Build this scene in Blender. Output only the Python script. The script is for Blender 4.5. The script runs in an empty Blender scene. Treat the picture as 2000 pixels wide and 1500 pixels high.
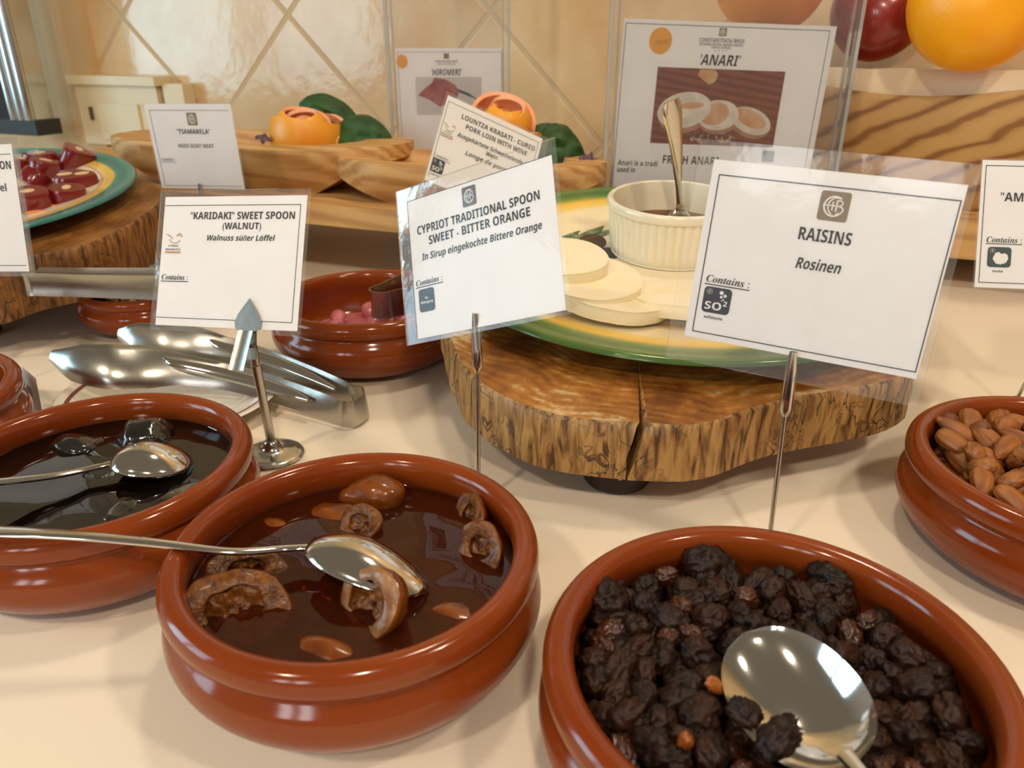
import bpy, bmesh, math, random
from mathutils import Vector, Matrix, Euler, noise
PI = math.pi
random.seed(7)
SC = bpy.context.scene
COL = SC.collection

# ------------------------------------------------------------------ camera
CAM_H, PITCH, FPX = 0.261, math.radians(24.15), 1500.0
cam = bpy.data.cameras.new('camera')
cam.sensor_width = 36.0
cam.lens = FPX / 2000.0 * 36.0
cam.clip_start = 0.01
cam.dof.use_dof = True
cam.dof.focus_distance = 0.46
cam.dof.aperture_fstop = 13.0
camo = bpy.data.objects.new('camera', cam)
camo.location = (0, 0, CAM_H)
camo.rotation_euler = (PI / 2 - PITCH, 0, 0)
COL.objects.link(camo)
SC.camera = camo

# ------------------------------------------------------------------ world, lights, exposure
SC.view_settings.view_transform = 'Standard'
SC.view_settings.look = 'None'
SC.view_settings.gamma = 1.0
SC.view_settings.exposure = 0.16
SC.cycles.use_denoising = True
SC.cycles.transparent_max_bounces = 24
SC.cycles.sample_clamp_indirect = 6.0

def lin(h):
    h = h.lstrip('#')
    r = []
    for i in (0, 2, 4):
        v = int(h[i:i + 2], 16) / 255.0
        r.append(v / 12.92 if v <= 0.04045 else ((v + 0.055) / 1.055) ** 2.4)
    return (r[0], r[1], r[2], 1.0)

world = bpy.data.worlds.new('dining room')
SC.world = world
world.use_nodes = True
wn, wl = world.node_tree.nodes, world.node_tree.links
wbg = wn['Background']
wtc = wn.new('ShaderNodeTexCoord')
wsep = wn.new('ShaderNodeSeparateXYZ')
wramp = wn.new('ShaderNodeValToRGB')
wmap = wn.new('ShaderNodeMapRange')
wmap.inputs['From Min'].default_value = -1.0
wmap.inputs['From Max'].default_value = 1.0
wl.new(wtc.outputs['Generated'], wsep.inputs[0])
wl.new(wsep.outputs['Z'], wmap.inputs['Value'])
wl.new(wmap.outputs[0], wramp.inputs[0])
wramp.color_ramp.elements[0].position = 0.36
wramp.color_ramp.elements[0].color = (0.10, 0.065, 0.04, 1)
wramp.color_ramp.elements[1].position = 0.72
wramp.color_ramp.elements[1].color = (0.50, 0.42, 0.31, 1)
e = wramp.color_ramp.elements.new(0.53)
e.color = (0.92, 0.82, 0.71, 1)
e = wramp.color_ramp.elements.new(1.0)
e.color = (0.50, 0.41, 0.29, 1)
wl.new(wramp.outputs[0], wbg.inputs['Color'])
wbg.inputs['Strength'].default_value = 0.33

def area(name, loc, target, size, power, col, shape='DISK', size_y=None):
    l = bpy.data.lights.new(name, 'AREA')
    l.shape = shape
    l.size = size
    if size_y:
        l.size_y = size_y
    l.energy = power
    l.color = col
    o = bpy.data.objects.new(name, l)
    o.location = loc
    d = Vector(target) - Vector(loc)
    o.rotation_euler = d.to_track_quat('-Z', 'Y').to_euler()
    COL.objects.link(o)
    return o

WARM = (1.0, 0.85, 0.66)
area('ceiling_and_fill_lamp', (0.95, -0.15, 1.55), (0.1, 0.4, 0), 0.15, 7.0, WARM)
area('ceiling_and_fill_lamp', (-0.85, -0.75, 1.55), (-0.1, 0.4, 0), 0.15, 9.0, WARM)
area('ceiling_and_fill_lamp', (0.20, -1.05, 1.55), (0.1, 0.5, 0), 0.15, 10.5, WARM)  # added fill lamp in front, unseen, brightens the faces of the cards
area('ceiling_and_fill_lamp', (0.15, 0.85, 1.75), (0.1, 0.6, 0), 0.18, 6.0, WARM)
area('window_light', (-3.4, 0.45, 0.80), (0, 0.45, 0.80), 0.86, 30.0, (0.50, 0.82, 1.0), 'RECTANGLE', 1.56)
area('window_light', (-3.4, -0.54, 0.80), (0, -0.54, 0.80), 0.82, 22.0, (0.58, 0.84, 1.0), 'RECTANGLE', 1.56)

area('window_light', (-1.05, -2.6, 0.95), (0, 0.4, 0.1), 0.32, 7.0, (0.95, 0.97, 1.0), 'RECTANGLE', 0.75)
area('window_light', (-1.60, -2.5, 0.95), (0, 0.4, 0.1), 0.32, 7.0, (0.95, 0.97, 1.0), 'RECTANGLE', 0.75)

# ------------------------------------------------------------------ helpers
_c, _s = math.cos(PITCH), math.sin(PITCH)
def ray(px, py):
    x = (px - 1000) / FPX
    y = -(py - 750) / FPX
    return Vector((x, _c + y * _s, -_s + y * _c))
def at(px, py, z=0.0):
    """The point of the horizontal plane at height z seen at this place of the photograph."""
    d = ray(px, py)
    return Vector((0, 0, CAM_H)) + d * ((z - CAM_H) / d.z)
def aty(px, py, Y):
    d = ray(px, py)
    return Vector((0, 0, CAM_H)) + d * (Y / d.y)

WORLD = {}
def wm(o):
    return WORLD.get(o.name, Matrix.Identity(4))

def tag(o, label, cat, group=None, kind=None):
    o['label'] = label
    o['category'] = cat
    if group:
        o['group'] = group
    if kind:
        o['kind'] = kind
    return o

def thing(name, label, cat, loc=(0, 0, 0), rot=None, group=None):
    o = bpy.data.objects.new(name, None)
    o.empty_display_size = 0.02
    COL.objects.link(o)
    M = rot.to_4x4() if rot is not None else Matrix.Identity(4)
    M = Matrix.Translation(Vector(loc)) @ M
    o.matrix_world = M
    o.location = Vector(loc)
    if rot is not None:
        o.rotation_euler = rot.to_euler()
    WORLD[o.name] = M
    return tag(o, label, cat, group)

def crom(pts, n=6, closed=False):
    pts = [Vector(p) for p in pts]
    out = []
    N = len(pts)
    for i in range(N if closed else N - 1):
        p0 = pts[(i - 1) % N] if (closed or i > 0) else pts[0] * 2 - pts[1]
        p1 = pts[i]
        p2 = pts[(i + 1) % N]
        p3 = pts[(i + 2) % N] if (closed or i + 2 < N) else pts[-1] * 2 - pts[-2]
        for k in range(n):
            t = k / n
            out.append(0.5 * ((2 * p1) + (p2 - p0) * t + (2 * p0 - 5 * p1 + 4 * p2 - p3) * t * t + (3 * p1 - p0 - 3 * p2 + p3) * t ** 3))
    if not closed:
        out.append(pts[-1])
    return out

class MB:
    """Collects shapes; obj() links them as ONE mesh object."""
    def __init__(self):
        self.v, self.f, self.m = [], [], []
        self.mi = 0
    def add(self, vs, fs, M=None):
        b = len(self.v)
        for p in vs:
            p = Vector(p)
            self.v.append(M @ p if M is not None else p)
        for f in fs:
            self.f.append(tuple(b + i for i in f))
            self.m.append(self.mi)
        return self
    def lathe(self, prof, seg=64, M=None, smooth=0, sy=1.0):
        pr = [Vector((r, z, 0)) for r, z in prof]
        if smooth:
            pr = crom(pr, smooth)
        vs, fs, idx = [], [], []
        for p in pr:
            if p.x < 1e-6:
                idx.append([len(vs)])
                vs.append((0, 0, p.y))
            else:
                row = []
                for k in range(seg):
                    a = 2 * PI * k / seg
                    row.append(len(vs))
                    vs.append((p.x * math.cos(a), p.x * math.sin(a) * sy, p.y))
                idx.append(row)
        for a, b in zip(idx, idx[1:]):
            for k in range(seg):
                k2 = (k + 1) % seg
                if len(a) == 1 and len(b) == 1:
                    continue
                if len(a) == 1:
                    fs.append((a[0], b[k2], b[k]))
                elif len(b) == 1:
                    fs.append((a[k], a[k2], b[0]))
                else:
                    fs.append((a[k], a[k2], b[k2], b[k]))
        return self.add(vs, fs, M)
    def box(self, x0, x1, y0, y1, z0, z1, M=None):
        vs = [(x, y, z) for z in (z0, z1) for y in (y0, y1) for x in (x0, x1)]
        fs = [(0, 2, 3, 1), (4, 5, 7, 6), (0, 1, 5, 4), (2, 6, 7, 3), (0, 4, 6, 2), (1, 3, 7, 5)]
        return self.add(vs, fs, M)
    def tube(self, path, rad, seg=12, flat=1.0, up=(0, 0, 1), M=None, cap=True):
        """Round (or flattened) tube along a path; rad is a number or one number per point (or (a, b) pairs)."""
        path = [Vector(p) for p in path]
        n = len(path)
        up = Vector(up)
        vs, fs = [], []
        for i, p in enumerate(path):
            t = (path[min(i + 1, n - 1)] - path[max(i - 1, 0)]).normalized()
            s = t.cross(up)
            if s.length < 1e-4:
                s = t.cross(Vector((1, 0, 0)))
            s.normalize()
            u = s.cross(t).normalized()
            r = rad[i] if isinstance(rad, (list, tuple)) else rad
            ra, rb = r if isinstance(r, (list, tuple)) else (r, r * flat)
            for k in range(seg):
                a = 2 * PI * k / seg
                vs.append(p + s * (ra * math.cos(a)) + u * (rb * math.sin(a)))
        for i in range(n - 1):
            for k in range(seg):
                k2 = (k + 1) % seg
                fs.append((i * seg + k, i * seg + k2, (i + 1) * seg + k2, (i + 1) * seg + k))
        if cap:
            fs.append(tuple(range(seg))[::-1])
            fs.append(tuple((n - 1) * seg + k for k in range(seg)))
        return self.add(vs, fs, M)
    def loft(self, rings, closed=True, cap=True, M=None):
        n = len(rings[0])
        vs = [p for r in rings for p in r]
        fs = []
        for i in range(len(rings) - 1):
            for k in range(n if closed else n - 1):
                k2 = (k + 1) % n
                fs.append((i * n + k, i * n + k2, (i + 1) * n + k2, (i + 1) * n + k))
        if cap:
            fs.append(tuple(range(n))[::-1])
            fs.append(tuple((len(rings) - 1) * n + k for k in range(n)))
        return self.add(vs, fs, M)
    def poly(self, pts, z=0.0, M=None):
        return self.add([(p[0], p[1], z) for p in pts], [tuple(range(len(pts)))], M)
    def strip(self, pts, w, z=0.0, closed=False):
        """Flat ribbon of width w following 2-D points."""
        pts = [Vector((p[0], p[1])) for p in pts]
        n = len(pts)
        vs, fs = [], []
        for i, p in enumerate(pts):
            a = pts[(i - 1) % n] if (closed or i > 0) else p
            b = pts[(i + 1) % n] if (closed or i < n - 1) else p
            t = (b - a).normalized()
            nn = Vector((-t.y, t.x)) * (w[i] if isinstance(w, list) else w) / 2
            vs += [(p.x + nn.x, p.y + nn.y, z), (p.x - nn.x, p.y - nn.y, z)]
        for i in range(n if closed else n - 1):
            j = (i + 1) % n
            fs.append((2 * i, 2 * i + 1, 2 * j + 1, 2 * j))
        return self.add(vs, fs)
    def obj(self, name, mats, parent=None, world=False, smooth=True, sharp=40, tri=False, up=False):
        M = wm(parent).inverted() if (world and parent is not None) else None
        me = bpy.data.meshes.new(name)
        me.from_pydata([tuple(M @ p) if M is not None else tuple(p) for p in self.v], [], self.f)
        if not isinstance(mats, (list, tuple)):
            mats = [mats]
        for m in mats:
            me.materials.append(m)
        if len(mats) > 1:
            me.polygons.foreach_set('material_index', self.m)
        bm = bmesh.new()
        bm.from_mesh(me)
        if tri:
            bmesh.ops.triangulate(bm, faces=[f for f in bm.faces if len(f.verts) > 4])
        bmesh.ops.recalc_face_normals(bm, faces=bm.faces)
        if up and sum(f.normal.z * f.calc_area() for f in bm.faces) < 0:
            bmesh.ops.reverse_faces(bm, faces=bm.faces)
        bm.to_mesh(me)
        bm.free()
        if smooth:
            me.polygons.foreach_set('use_smooth', [True] * len(me.polygons))
            me.set_sharp_from_angle(angle=math.radians(sharp))
        me.update()
        o = bpy.data.objects.new(name, me)
        COL.objects.link(o)
        if parent is not None:
            o.parent = parent
            WORLD[o.name] = wm(parent)
        return o

def rrect(x0, y0, x1, y1, r, n=6):
    pts = []
    for cx, cy, a0 in ((x1 - r, y1 - r, 0), (x0 + r, y1 - r, 90), (x0 + r, y0 + r, 180), (x1 - r, y0 + r, 270)):
        for k in range(n + 1):
            a = math.radians(a0 + 90 * k / n)
            pts.append((cx + r * math.cos(a), cy + r * math.sin(a)))
    return pts
def ell(cx, cy, rx, ry, n=32, a0=0, a1=360, rot=0):
    pts = []
    m = n if a1 - a0 >= 360 else n + 1
    for k in range(m):
        a = math.radians(a0 + (a1 - a0) * k / n)
        x, y = rx * math.cos(a), ry * math.sin(a)
        c, s = math.cos(rot), math.sin(rot)
        pts.append((cx + c * x - s * y, cy + s * x + c * y))
    return pts

# ------------------------------------------------------------------ materials
def mat(name, col, rough=0.5, metal=0.0, col2=None, nscale=8.0, ndetail=4.0, nlo=0.35, nhi=0.65, stretch=None,
        bump=0.0, bscale=40.0, coat=0.0, sss=0.0, spec=0.5, bstretch=None, bdist=0.002):
    m = bpy.data.materials.new(name)
    m.use_nodes = True
    N, L = m.node_tree.nodes, m.node_tree.links
    b = N['Principled BSDF']
    b.inputs['Base Color'].default_value = lin(col)
    b.inputs['Roughness'].default_value = rough
    b.inputs['Metallic'].default_value = metal
    b.inputs['Specular IOR Level'].default_value = spec
    b.inputs['Coat Weight'].default_value = coat
    b.inputs['Coat Roughness'].default_value = 0.05
    if sss:
        b.inputs['Subsurface Weight'].default_value = sss
        b.inputs['Subsurface Radius'].default_value = (1.0, 0.5, 0.25)
        b.inputs['Subsurface Scale'].default_value = 0.006
    tc = N.new('ShaderNodeTexCoord')
    def nz(scale, st, det):
        mp = N.new('ShaderNodeMapping')
        if st:
            mp.inputs['Scale'].default_value = st
        L.new(tc.outputs['Object'], mp.inputs[0])
        t = N.new('ShaderNodeTexNoise')
        t.inputs['Scale'].default_value = scale
        t.inputs['Detail'].default_value = det
        L.new(mp.outputs[0], t.inputs['Vector'])
        return t
    if col2:
        t = nz(nscale, stretch, ndetail)
        r = N.new('ShaderNodeValToRGB')
        r.color_ramp.elements[0].position = nlo
        r.color_ramp.elements[1].position = nhi
        r.color_ramp.elements[0].color = lin(col)
        r.color_ramp.elements[1].color = lin(col2)
        L.new(t.outputs['Fac'], r.inputs[0])
        L.new(r.outputs[0], b.inputs['Base Color'])
    if bump:
        t = nz(bscale, bstretch, 3.0)
        bp = N.new('ShaderNodeBump')
        bp.inputs['Strength'].default_value = bump
        bp.inputs['Distance'].default_value = bdist
        L.new(t.outputs['Fac'], bp.inputs['Height'])
        L.new(bp.outputs[0], b.inputs['Normal'])
    return m

def clear_mat(name, tint=(1, 1, 1, 1), haze=0.04, hazecol=(0.9, 0.9, 0.9, 1), rough=0.03, ior=1.45, bump=0.0, bscale=60.0, boost=1.0):
    """Thin clear film or sheet: transparent, with Fresnel reflection and a little haze."""
    m = bpy.data.materials.new(name)
    m.use_nodes = True
    N, L = m.node_tree.nodes, m.node_tree.links
    N.remove(N['Principled BSDF'])
    out = N['Material Output']
    tr = N.new('ShaderNodeBsdfTransparent')
    tr.inputs[0].default_value = tint
    df = N.new('ShaderNodeBsdfDiffuse')
    df.inputs[0].default_value = hazecol
    gl = N.new('ShaderNodeBsdfGlossy')
    gl.inputs['Roughness'].default_value = rough
    fr = N.new('ShaderNodeFresnel')
    fr.inputs['IOR'].default_value = ior
    m1 = N.new('ShaderNodeMixShader')
    m1.inputs[0].default_value = haze
    m2 = N.new('ShaderNodeMixShader')
    L.new(tr.outputs[0], m1.inputs[1])
    L.new(df.outputs[0], m1.inputs[2])
    mu = N.new('ShaderNodeMath')
    mu.operation = 'MULTIPLY'
    mu.inputs[1].default_value = boost
    mu.use_clamp = True
    L.new(fr.outputs[0], mu.inputs[0])
    L.new(mu.outputs[0], m2.inputs[0])
    L.new(m1.outputs[0], m2.inputs[1])
    L.new(gl.outputs[0], m2.inputs[2])
    L.new(m2.outputs[0], out.inputs[0])
    if bump:
        tc = N.new('ShaderNodeTexCoord')
        t = N.new('ShaderNodeTexNoise')
        t.inputs['Scale'].default_value = bscale
        t.inputs['Detail'].default_value = 4
        L.new(tc.outputs['Object'], t.inputs['Vector'])
        bp = N.new('ShaderNodeBump')
        bp.inputs['Strength'].default_value = bump
        bp.inputs['Distance'].default_value = 0.001
        L.new(t.outputs['Fac'], bp.inputs['Height'])
        L.new(bp.outputs[0], gl.inputs['Normal'])
        L.new(bp.outputs[0], fr.inputs['Normal'])
    return m

def wood_mat(name, light, dark, scale=(2, 18, 18), freq=3.0, dist=3.0, rough=0.55, bump=0.15, lo=0.35, hi=0.75):
    """Planed wood: long grain bands from a distorted wave."""
    m = bpy.data.materials.new(name)
    m.use_nodes = True
    N, L = m.node_tree.nodes, m.node_tree.links
    b = N['Principled BSDF']
    b.inputs['Roughness'].default_value = rough
    tc = N.new('ShaderNodeTexCoord')
    mp = N.new('ShaderNodeMapping')
    mp.inputs['Scale'].default_value = scale
    L.new(tc.outputs['Object'], mp.inputs[0])
    w = N.new('ShaderNodeTexWave')
    w.bands_direction = 'DIAGONAL'
    w.inputs['Scale'].default_value = freq
    w.inputs['Distortion'].default_value = dist
    w.inputs['Detail'].default_value = 3
    w.inputs['Detail Scale'].default_value = 1.2
    L.new(mp.outputs[0], w.inputs['Vector'])
    t = N.new('ShaderNodeTexNoise')
    t.inputs['Scale'].default_value = 6
    t.inputs['Detail'].default_value = 6
    L.new(mp.outputs[0], t.inputs['Vector'])
    mx = N.new('ShaderNodeMath')
    mx.operation = 'MULTIPLY_ADD'
    mx.inputs[1].default_value = 0.55
    L.new(t.outputs['Fac'], mx.inputs[0])
    mu = N.new('ShaderNodeMath')
    mu.operation = 'MULTIPLY'
    mu.inputs[1].default_value = 0.45
    L.new(w.outputs['Fac'], mu.inputs[0])
    L.new(mu.outputs[0], mx.inputs[2])
    r = N.new('ShaderNodeValToRGB')
    r.color_ramp.elements[0].position = lo
    r.color_ramp.elements[1].position = hi
    r.color_ramp.elements[0].color = lin(light)
    r.color_ramp.elements[1].color = lin(dark)
    L.new(mx.outputs[0], r.inputs[0])
    L.new(r.outputs[0], b.inputs['Base Color'])
    bp = N.new('ShaderNodeBump')
    bp.inputs['Strength'].default_value = bump
    bp.inputs['Distance'].default_value = 0.002
    L.new(mx.outputs[0], bp.inputs['Height'])
    L.new(bp.outputs[0], b.inputs['Normal'])
    return m

def slice_top_mat(name, cx, cy, cols, freq=260.0):
    """Sawn end grain: rings about the pith, radial checks and blotches."""
    m = bpy.data.materials.new(name)
    m.use_nodes = True
    N, L = m.node_tree.nodes, m.node_tree.links
    b = N['Principled BSDF']
    b.inputs['Roughness'].default_value = 0.42
    tc = N.new('ShaderNodeTexCoord')
    sub = N.new('ShaderNodeVectorMath')
    sub.operation = 'SUBTRACT'
    sub.inputs[1].default_value = (cx, cy, 0)
    L.new(tc.outputs['Object'], sub.inputs[0])
    mp = N.new('ShaderNodeMapping')
    mp.inputs['Scale'].default_value = (1, 1, 0)
    L.new(sub.outputs[0], mp.inputs[0])
    ln = N.new('ShaderNodeVectorMath')
    ln.operation = 'LENGTH'
    L.new(mp.outputs[0], ln.inputs[0])
    nz = N.new('ShaderNodeTexNoise')
    nz.inputs['Scale'].default_value = 14
    nz.inputs['Detail'].default_value = 5
    L.new(tc.outputs['Object'], nz.inputs['Vector'])
    ma = N.new('ShaderNodeMath')
    ma.operation = 'MULTIPLY_ADD'
    ma.inputs[1].default_value = 0.05
    L.new(nz.outputs['Fac'], ma.inputs[0])
    L.new(ln.outputs['Value'], ma.inputs[2])
    mf = N.new('ShaderNodeMath')
    mf.operation = 'MULTIPLY'
    mf.inputs[1].default_value = freq * 3.2
    L.new(ma.outputs[0], mf.inputs[0])
    sn = N.new('ShaderNodeMath')
    sn.operation = 'SINE'
    L.new(mf.outputs[0], sn.inputs[0])
    n2 = N.new('ShaderNodeTexNoise')
    n2.inputs['Scale'].default_value = 22
    n2.inputs['Detail'].default_value = 8
    n2.inputs['Roughness'].default_value = 0.65
    L.new(tc.outputs['Object'], n2.inputs['Vector'])
    mm = N.new('ShaderNodeMath')
    mm.operation = 'MULTIPLY_ADD'
    mm.inputs[1].default_value = 0.055
    L.new(sn.outputs[0], mm.inputs[0])
    nc = N.new('ShaderNodeMapRange')
    nc.clamp = False
    nc.inputs['From Min'].default_value = 0.33
    nc.inputs['From Max'].default_value = 0.67
    nc.inputs['To Min'].default_value = 0.18
    nc.inputs['To Max'].default_value = 0.80
    L.new(n2.outputs['Fac'], nc.inputs['Value'])
    L.new(nc.outputs[0], mm.inputs[2])
    r = N.new('ShaderNodeValToRGB')
    el = r.color_ramp.elements
    el[0].position, el[0].color = 0.30, lin(cols[0])
    el[1].position, el[1].color = 0.72, lin(cols[2])
    q = el.new(0.5)
    q.color = lin(cols[1])
    if len(cols) > 3:
        q = el.new(0.80)
        q.color = lin(cols[3])
        el[-2].position = 0.64
    L.new(mm.outputs[0], r.inputs[0])
    L.new(r.outputs[0], b.inputs['Base Color'])
    bp = N.new('ShaderNodeBump')
    bp.inputs['Strength'].default_value = 0.25
    bp.inputs['Distance'].default_value = 0.0015
    L.new(mm.outputs[0], bp.inputs['Height'])
    L.new(bp.outputs[0], b.inputs['Normal'])
    return m

def bark_mat(name, base, mid, dark):
    """Barkless trunk side: upright fibres with wandering beetle tracks."""
    m = bpy.data.materials.new(name)
    m.use_nodes = True
    N, L = m.node_tree.nodes, m.node_tree.links
    b = N['Principled BSDF']
    b.inputs['Roughness'].default_value = 0.5
    tc = N.new('ShaderNodeTexCoord')
    mp = N.new('ShaderNodeMapping')
    mp.inputs['Scale'].default_value = (1, 1, 0.16)
    L.new(tc.outputs['Object'], mp.inputs[0])
    n1 = N.new('ShaderNodeTexNoise')
    n1.inputs['Scale'].default_value = 230
    n1.inputs['Detail'].default_value = 5
    n1.inputs['Distortion'].default_value = 0.6
    L.new(mp.outputs[0], n1.inputs['Vector'])
    nb = N.new('ShaderNodeTexNoise')
    nb.inputs['Scale'].default_value = 26
    nb.inputs['Detail'].default_value = 4
    L.new(tc.outputs['Object'], nb.inputs['Vector'])
    vo = N.new('ShaderNodeTexNoise')
    vo.inputs['Scale'].default_value = 62
    vo.inputs['Detail'].default_value = 2.0
    vo.inputs['Distortion'].default_value = 1.6
    mp2 = N.new('ShaderNodeMapping')
    mp2.inputs['Scale'].default_value = (1, 1, 0.6)
    L.new(tc.outputs['Object'], mp2.inputs[0])
    L.new(mp2.outputs[0], vo.inputs['Vector'])
    sb0 = N.new('ShaderNodeMath')
    sb0.operation = 'SUBTRACT'
    sb0.inputs[1].default_value = 0.5
    L.new(vo.outputs['Fac'], sb0.inputs[0])
    ab = N.new('ShaderNodeMath')
    ab.operation = 'ABSOLUTE'
    L.new(sb0.outputs[0], ab.inputs[0])
    tr = N.new('ShaderNodeMapRange')
    tr.inputs['From Min'].default_value = 0.006
    tr.inputs['From Max'].default_value = 0.026
    tr.inputs['To Min'].default_value = 1.0
    tr.inputs['To Max'].default_value = 0.0
    L.new(ab.outputs[0], tr.inputs['Value'])
    gate = N.new('ShaderNodeMapRange')
    gate.inputs['From Min'].default_value = 0.44
    gate.inputs['From Max'].default_value = 0.60
    L.new(nb.outputs['Fac'], gate.inputs['Value'])
    mg = N.new('ShaderNodeMath')
    mg.operation = 'MULTIPLY'
    L.new(tr.outputs[0], mg.inputs[0])
    L.new(gate.outputs[0], mg.inputs[1])
    r = N.new('ShaderNodeValToRGB')
    r.color_ramp.elements[0].position, r.color_ramp.elements[0].color = 0.45, lin(mid)
    r.color_ramp.elements[1].position, r.color_ramp.elements[1].color = 0.60, lin(base)
    q = r.color_ramp.elements.new(0.33)
    q.color = lin(dark)
    L.new(n1.outputs['Fac'], r.inputs[0])
    mx = N.new('ShaderNodeMix')
    mx.data_type = 'RGBA'
    L.new(mg.outputs[0], mx.inputs['Factor'])
    L.new(r.outputs[0], mx.inputs['A'])
    mx.inputs['B'].default_value = lin(dark)
    L.new(mx.outputs['Result'], b.inputs['Base Color'])
    sb = N.new('ShaderNodeMath')
    sb.operation = 'SUBTRACT'
    L.new(n1.outputs['Fac'], sb.inputs[0])
    L.new(mg.outputs[0], sb.inputs[1])
    bp = N.new('ShaderNodeBump')
    bp.inputs['Strength'].default_value = 0.5
    bp.inputs['Distance'].default_value = 0.0015
    L.new(sb.outputs[0], bp.inputs['Height'])
    L.new(bp.outputs[0], b.inputs['Normal'])
    return m

def plate_mat(name, stops, rough=0.15):
    """Glazed plate: painted bands by distance from the centre, with brush streaks."""
    m = bpy.data.materials.new(name)
    m.use_nodes = True
    N, L = m.node_tree.nodes, m.node_tree.links
    b = N['Principled BSDF']
    b.inputs['Roughness'].default_value = rough
    tc = N.new('ShaderNodeTexCoord')
    mp = N.new('ShaderNodeMapping')
    mp.inputs['Scale'].default_value = (1, 1, 0)
    L.new(tc.outputs['Object'], mp.inputs[0])
    ln = N.new('ShaderNodeVectorMath')
    ln.operation = 'LENGTH'
    L.new(mp.outputs[0], ln.inputs[0])
    nz = N.new('ShaderNodeTexNoise')
    nz.inputs['Scale'].default_value = 9
    nz.inputs['Detail'].default_value = 5
    L.new(tc.outputs['Object'], nz.inputs['Vector'])
    ma = N.new('ShaderNodeMath')
    ma.operation = 'MULTIPLY_ADD'
    ma.inputs[1].default_value = 0.006
    L.new(nz.outputs['Fac'], ma.inputs[0])
    L.new(ln.outputs['Value'], ma.inputs[2])
    sc = N.new('ShaderNodeMath')
    sc.operation = 'MULTIPLY'
    sc.inputs[1].default_value = 1 / 0.21
    L.new(ma.outputs[0], sc.inputs[0])
    r = N.new('ShaderNodeValToRGB')
    el = r.color_ramp.elements
    while len(el) > 1:
        el.remove(el[-1])
    el[0].position, el[0].color = stops[0][0] / 0.21, lin(stops[0][1])
    for p, c in stops[1:]:
        q = el.new(p / 0.21)
        q.color = lin(c)
    L.new(sc.outputs[0], r.inputs[0])
    L.new(r.outputs[0], b.inputs['Base Color'])
    return m

def tile_mat():
    """Diagonal glazed stone tiles with recessed grout (object space: X along the wall, Z up)."""
    m = bpy.data.materials.new('glazed beige wall tiles')
    m.use_nodes = True
    N, L = m.node_tree.nodes, m.node_tree.links
    b = N['Principled BSDF']
    tc = N.new('ShaderNodeTexCoord')
    sep = N.new('ShaderNodeSeparateXYZ')
    L.new(tc.outputs['Object'], sep.inputs[0])
    def M2(op, a, bb):
        n = N.new('ShaderNodeMath')
        n.operation = op
        for i, q in enumerate((a, bb)):
            if q is None:
                continue
            if isinstance(q, (int, float)):
                n.inputs[i].default_value = q
            else:
                L.new(q, n.inputs[i])
        return n.outputs[0]
    D = 0.38
    u = M2('DIVIDE', M2('ADD', sep.outputs['X'], sep.outputs['Z']), D)
    v = M2('DIVIDE', M2('SUBTRACT', sep.outputs['X'], sep.outputs['Z']), D)
    def edge(t):
        f = M2('FRACT', M2('ADD', t, 100.5), None)
        return M2('ABSOLUTE', M2('SUBTRACT', f, 0.5), None)
    d = M2('MINIMUM', edge(u), edge(v))
    gm = N.new('ShaderNodeMapRange')
    gm.interpolation_type = 'SMOOTHSTEP'
    gm.inputs['From Min'].default_value = 0.010
    gm.inputs['From Max'].default_value = 0.020
    L.new(d, gm.inputs['Value'])
    cell = N.new('ShaderNodeCombineXYZ')
    L.new(M2('FLOOR', M2('ADD', u, 100.0), None), cell.inputs[0])
    L.new(M2('FLOOR', M2('ADD', v, 100.0), None), cell.inputs[1])
    wn_ = N.new('ShaderNodeTexWhiteNoise')
    wn_.noise_dimensions = '2D'
    L.new(cell.outputs[0], wn_.inputs['Vector'])
    n1 = N.new('ShaderNodeTexNoise')
    n1.inputs['Scale'].default_value = 7
    n1.inputs['Detail'].default_value = 8
    n1.inputs['Roughness'].default_value = 0.6
    L.new(tc.outputs['Object'], n1.inputs['Vector'])
    s = M2('ADD', n1.outputs['Fac'], M2('MULTIPLY', M2('SUBTRACT', wn_.outputs['Value'], 0.5), 0.12))
    r = N.new('ShaderNodeValToRGB')
    r.color_ramp.elements[0].position, r.color_ramp.elements[0].color = 0.32, lin('#cda676')
    r.color_ramp.elements[1].position, r.color_ramp.elements[1].color = 0.70, lin('#e0c59b')
    L.new(s, r.inputs[0])
    mx = N.new('ShaderNodeMix')
    mx.data_type = 'RGBA'
    L.new(gm.outputs[0], mx.inputs['Factor'])
    mx.inputs['A'].default_value = lin('#c7aa80')
    L.new(r.outputs[0], mx.inputs['B'])
    L.new(mx.outputs['Result'], b.inputs['Base Color'])
    rr = N.new('ShaderNodeMapRange')
    rr.inputs['To Min'].default_value = 0.7
    rr.inputs['To Max'].default_value = 0.11
    L.new(gm.outputs[0], rr.inputs['Value'])
    L.new(rr.outputs[0], b.inputs['Roughness'])
    n2 = N.new('ShaderNodeTexNoise')
    n2.inputs['Scale'].default_value = 22
    n2.inputs['Detail'].default_value = 5
    n2.inputs['Roughness'].default_value = 0.55
    L.new(tc.outputs['Object'], n2.inputs['Vector'])
    h = M2('ADD', M2('MULTIPLY', n2.outputs['Fac'], 0.5), gm.outputs[0])
    bp = N.new('ShaderNodeBump')
    bp.inputs['Strength'].default_value = 0.38
    bp.inputs['Distance'].default_value = 0.004
    L.new(h, bp.inputs['Height'])
    L.new(bp.outputs[0], b.inputs['Normal'])
    return m

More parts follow.
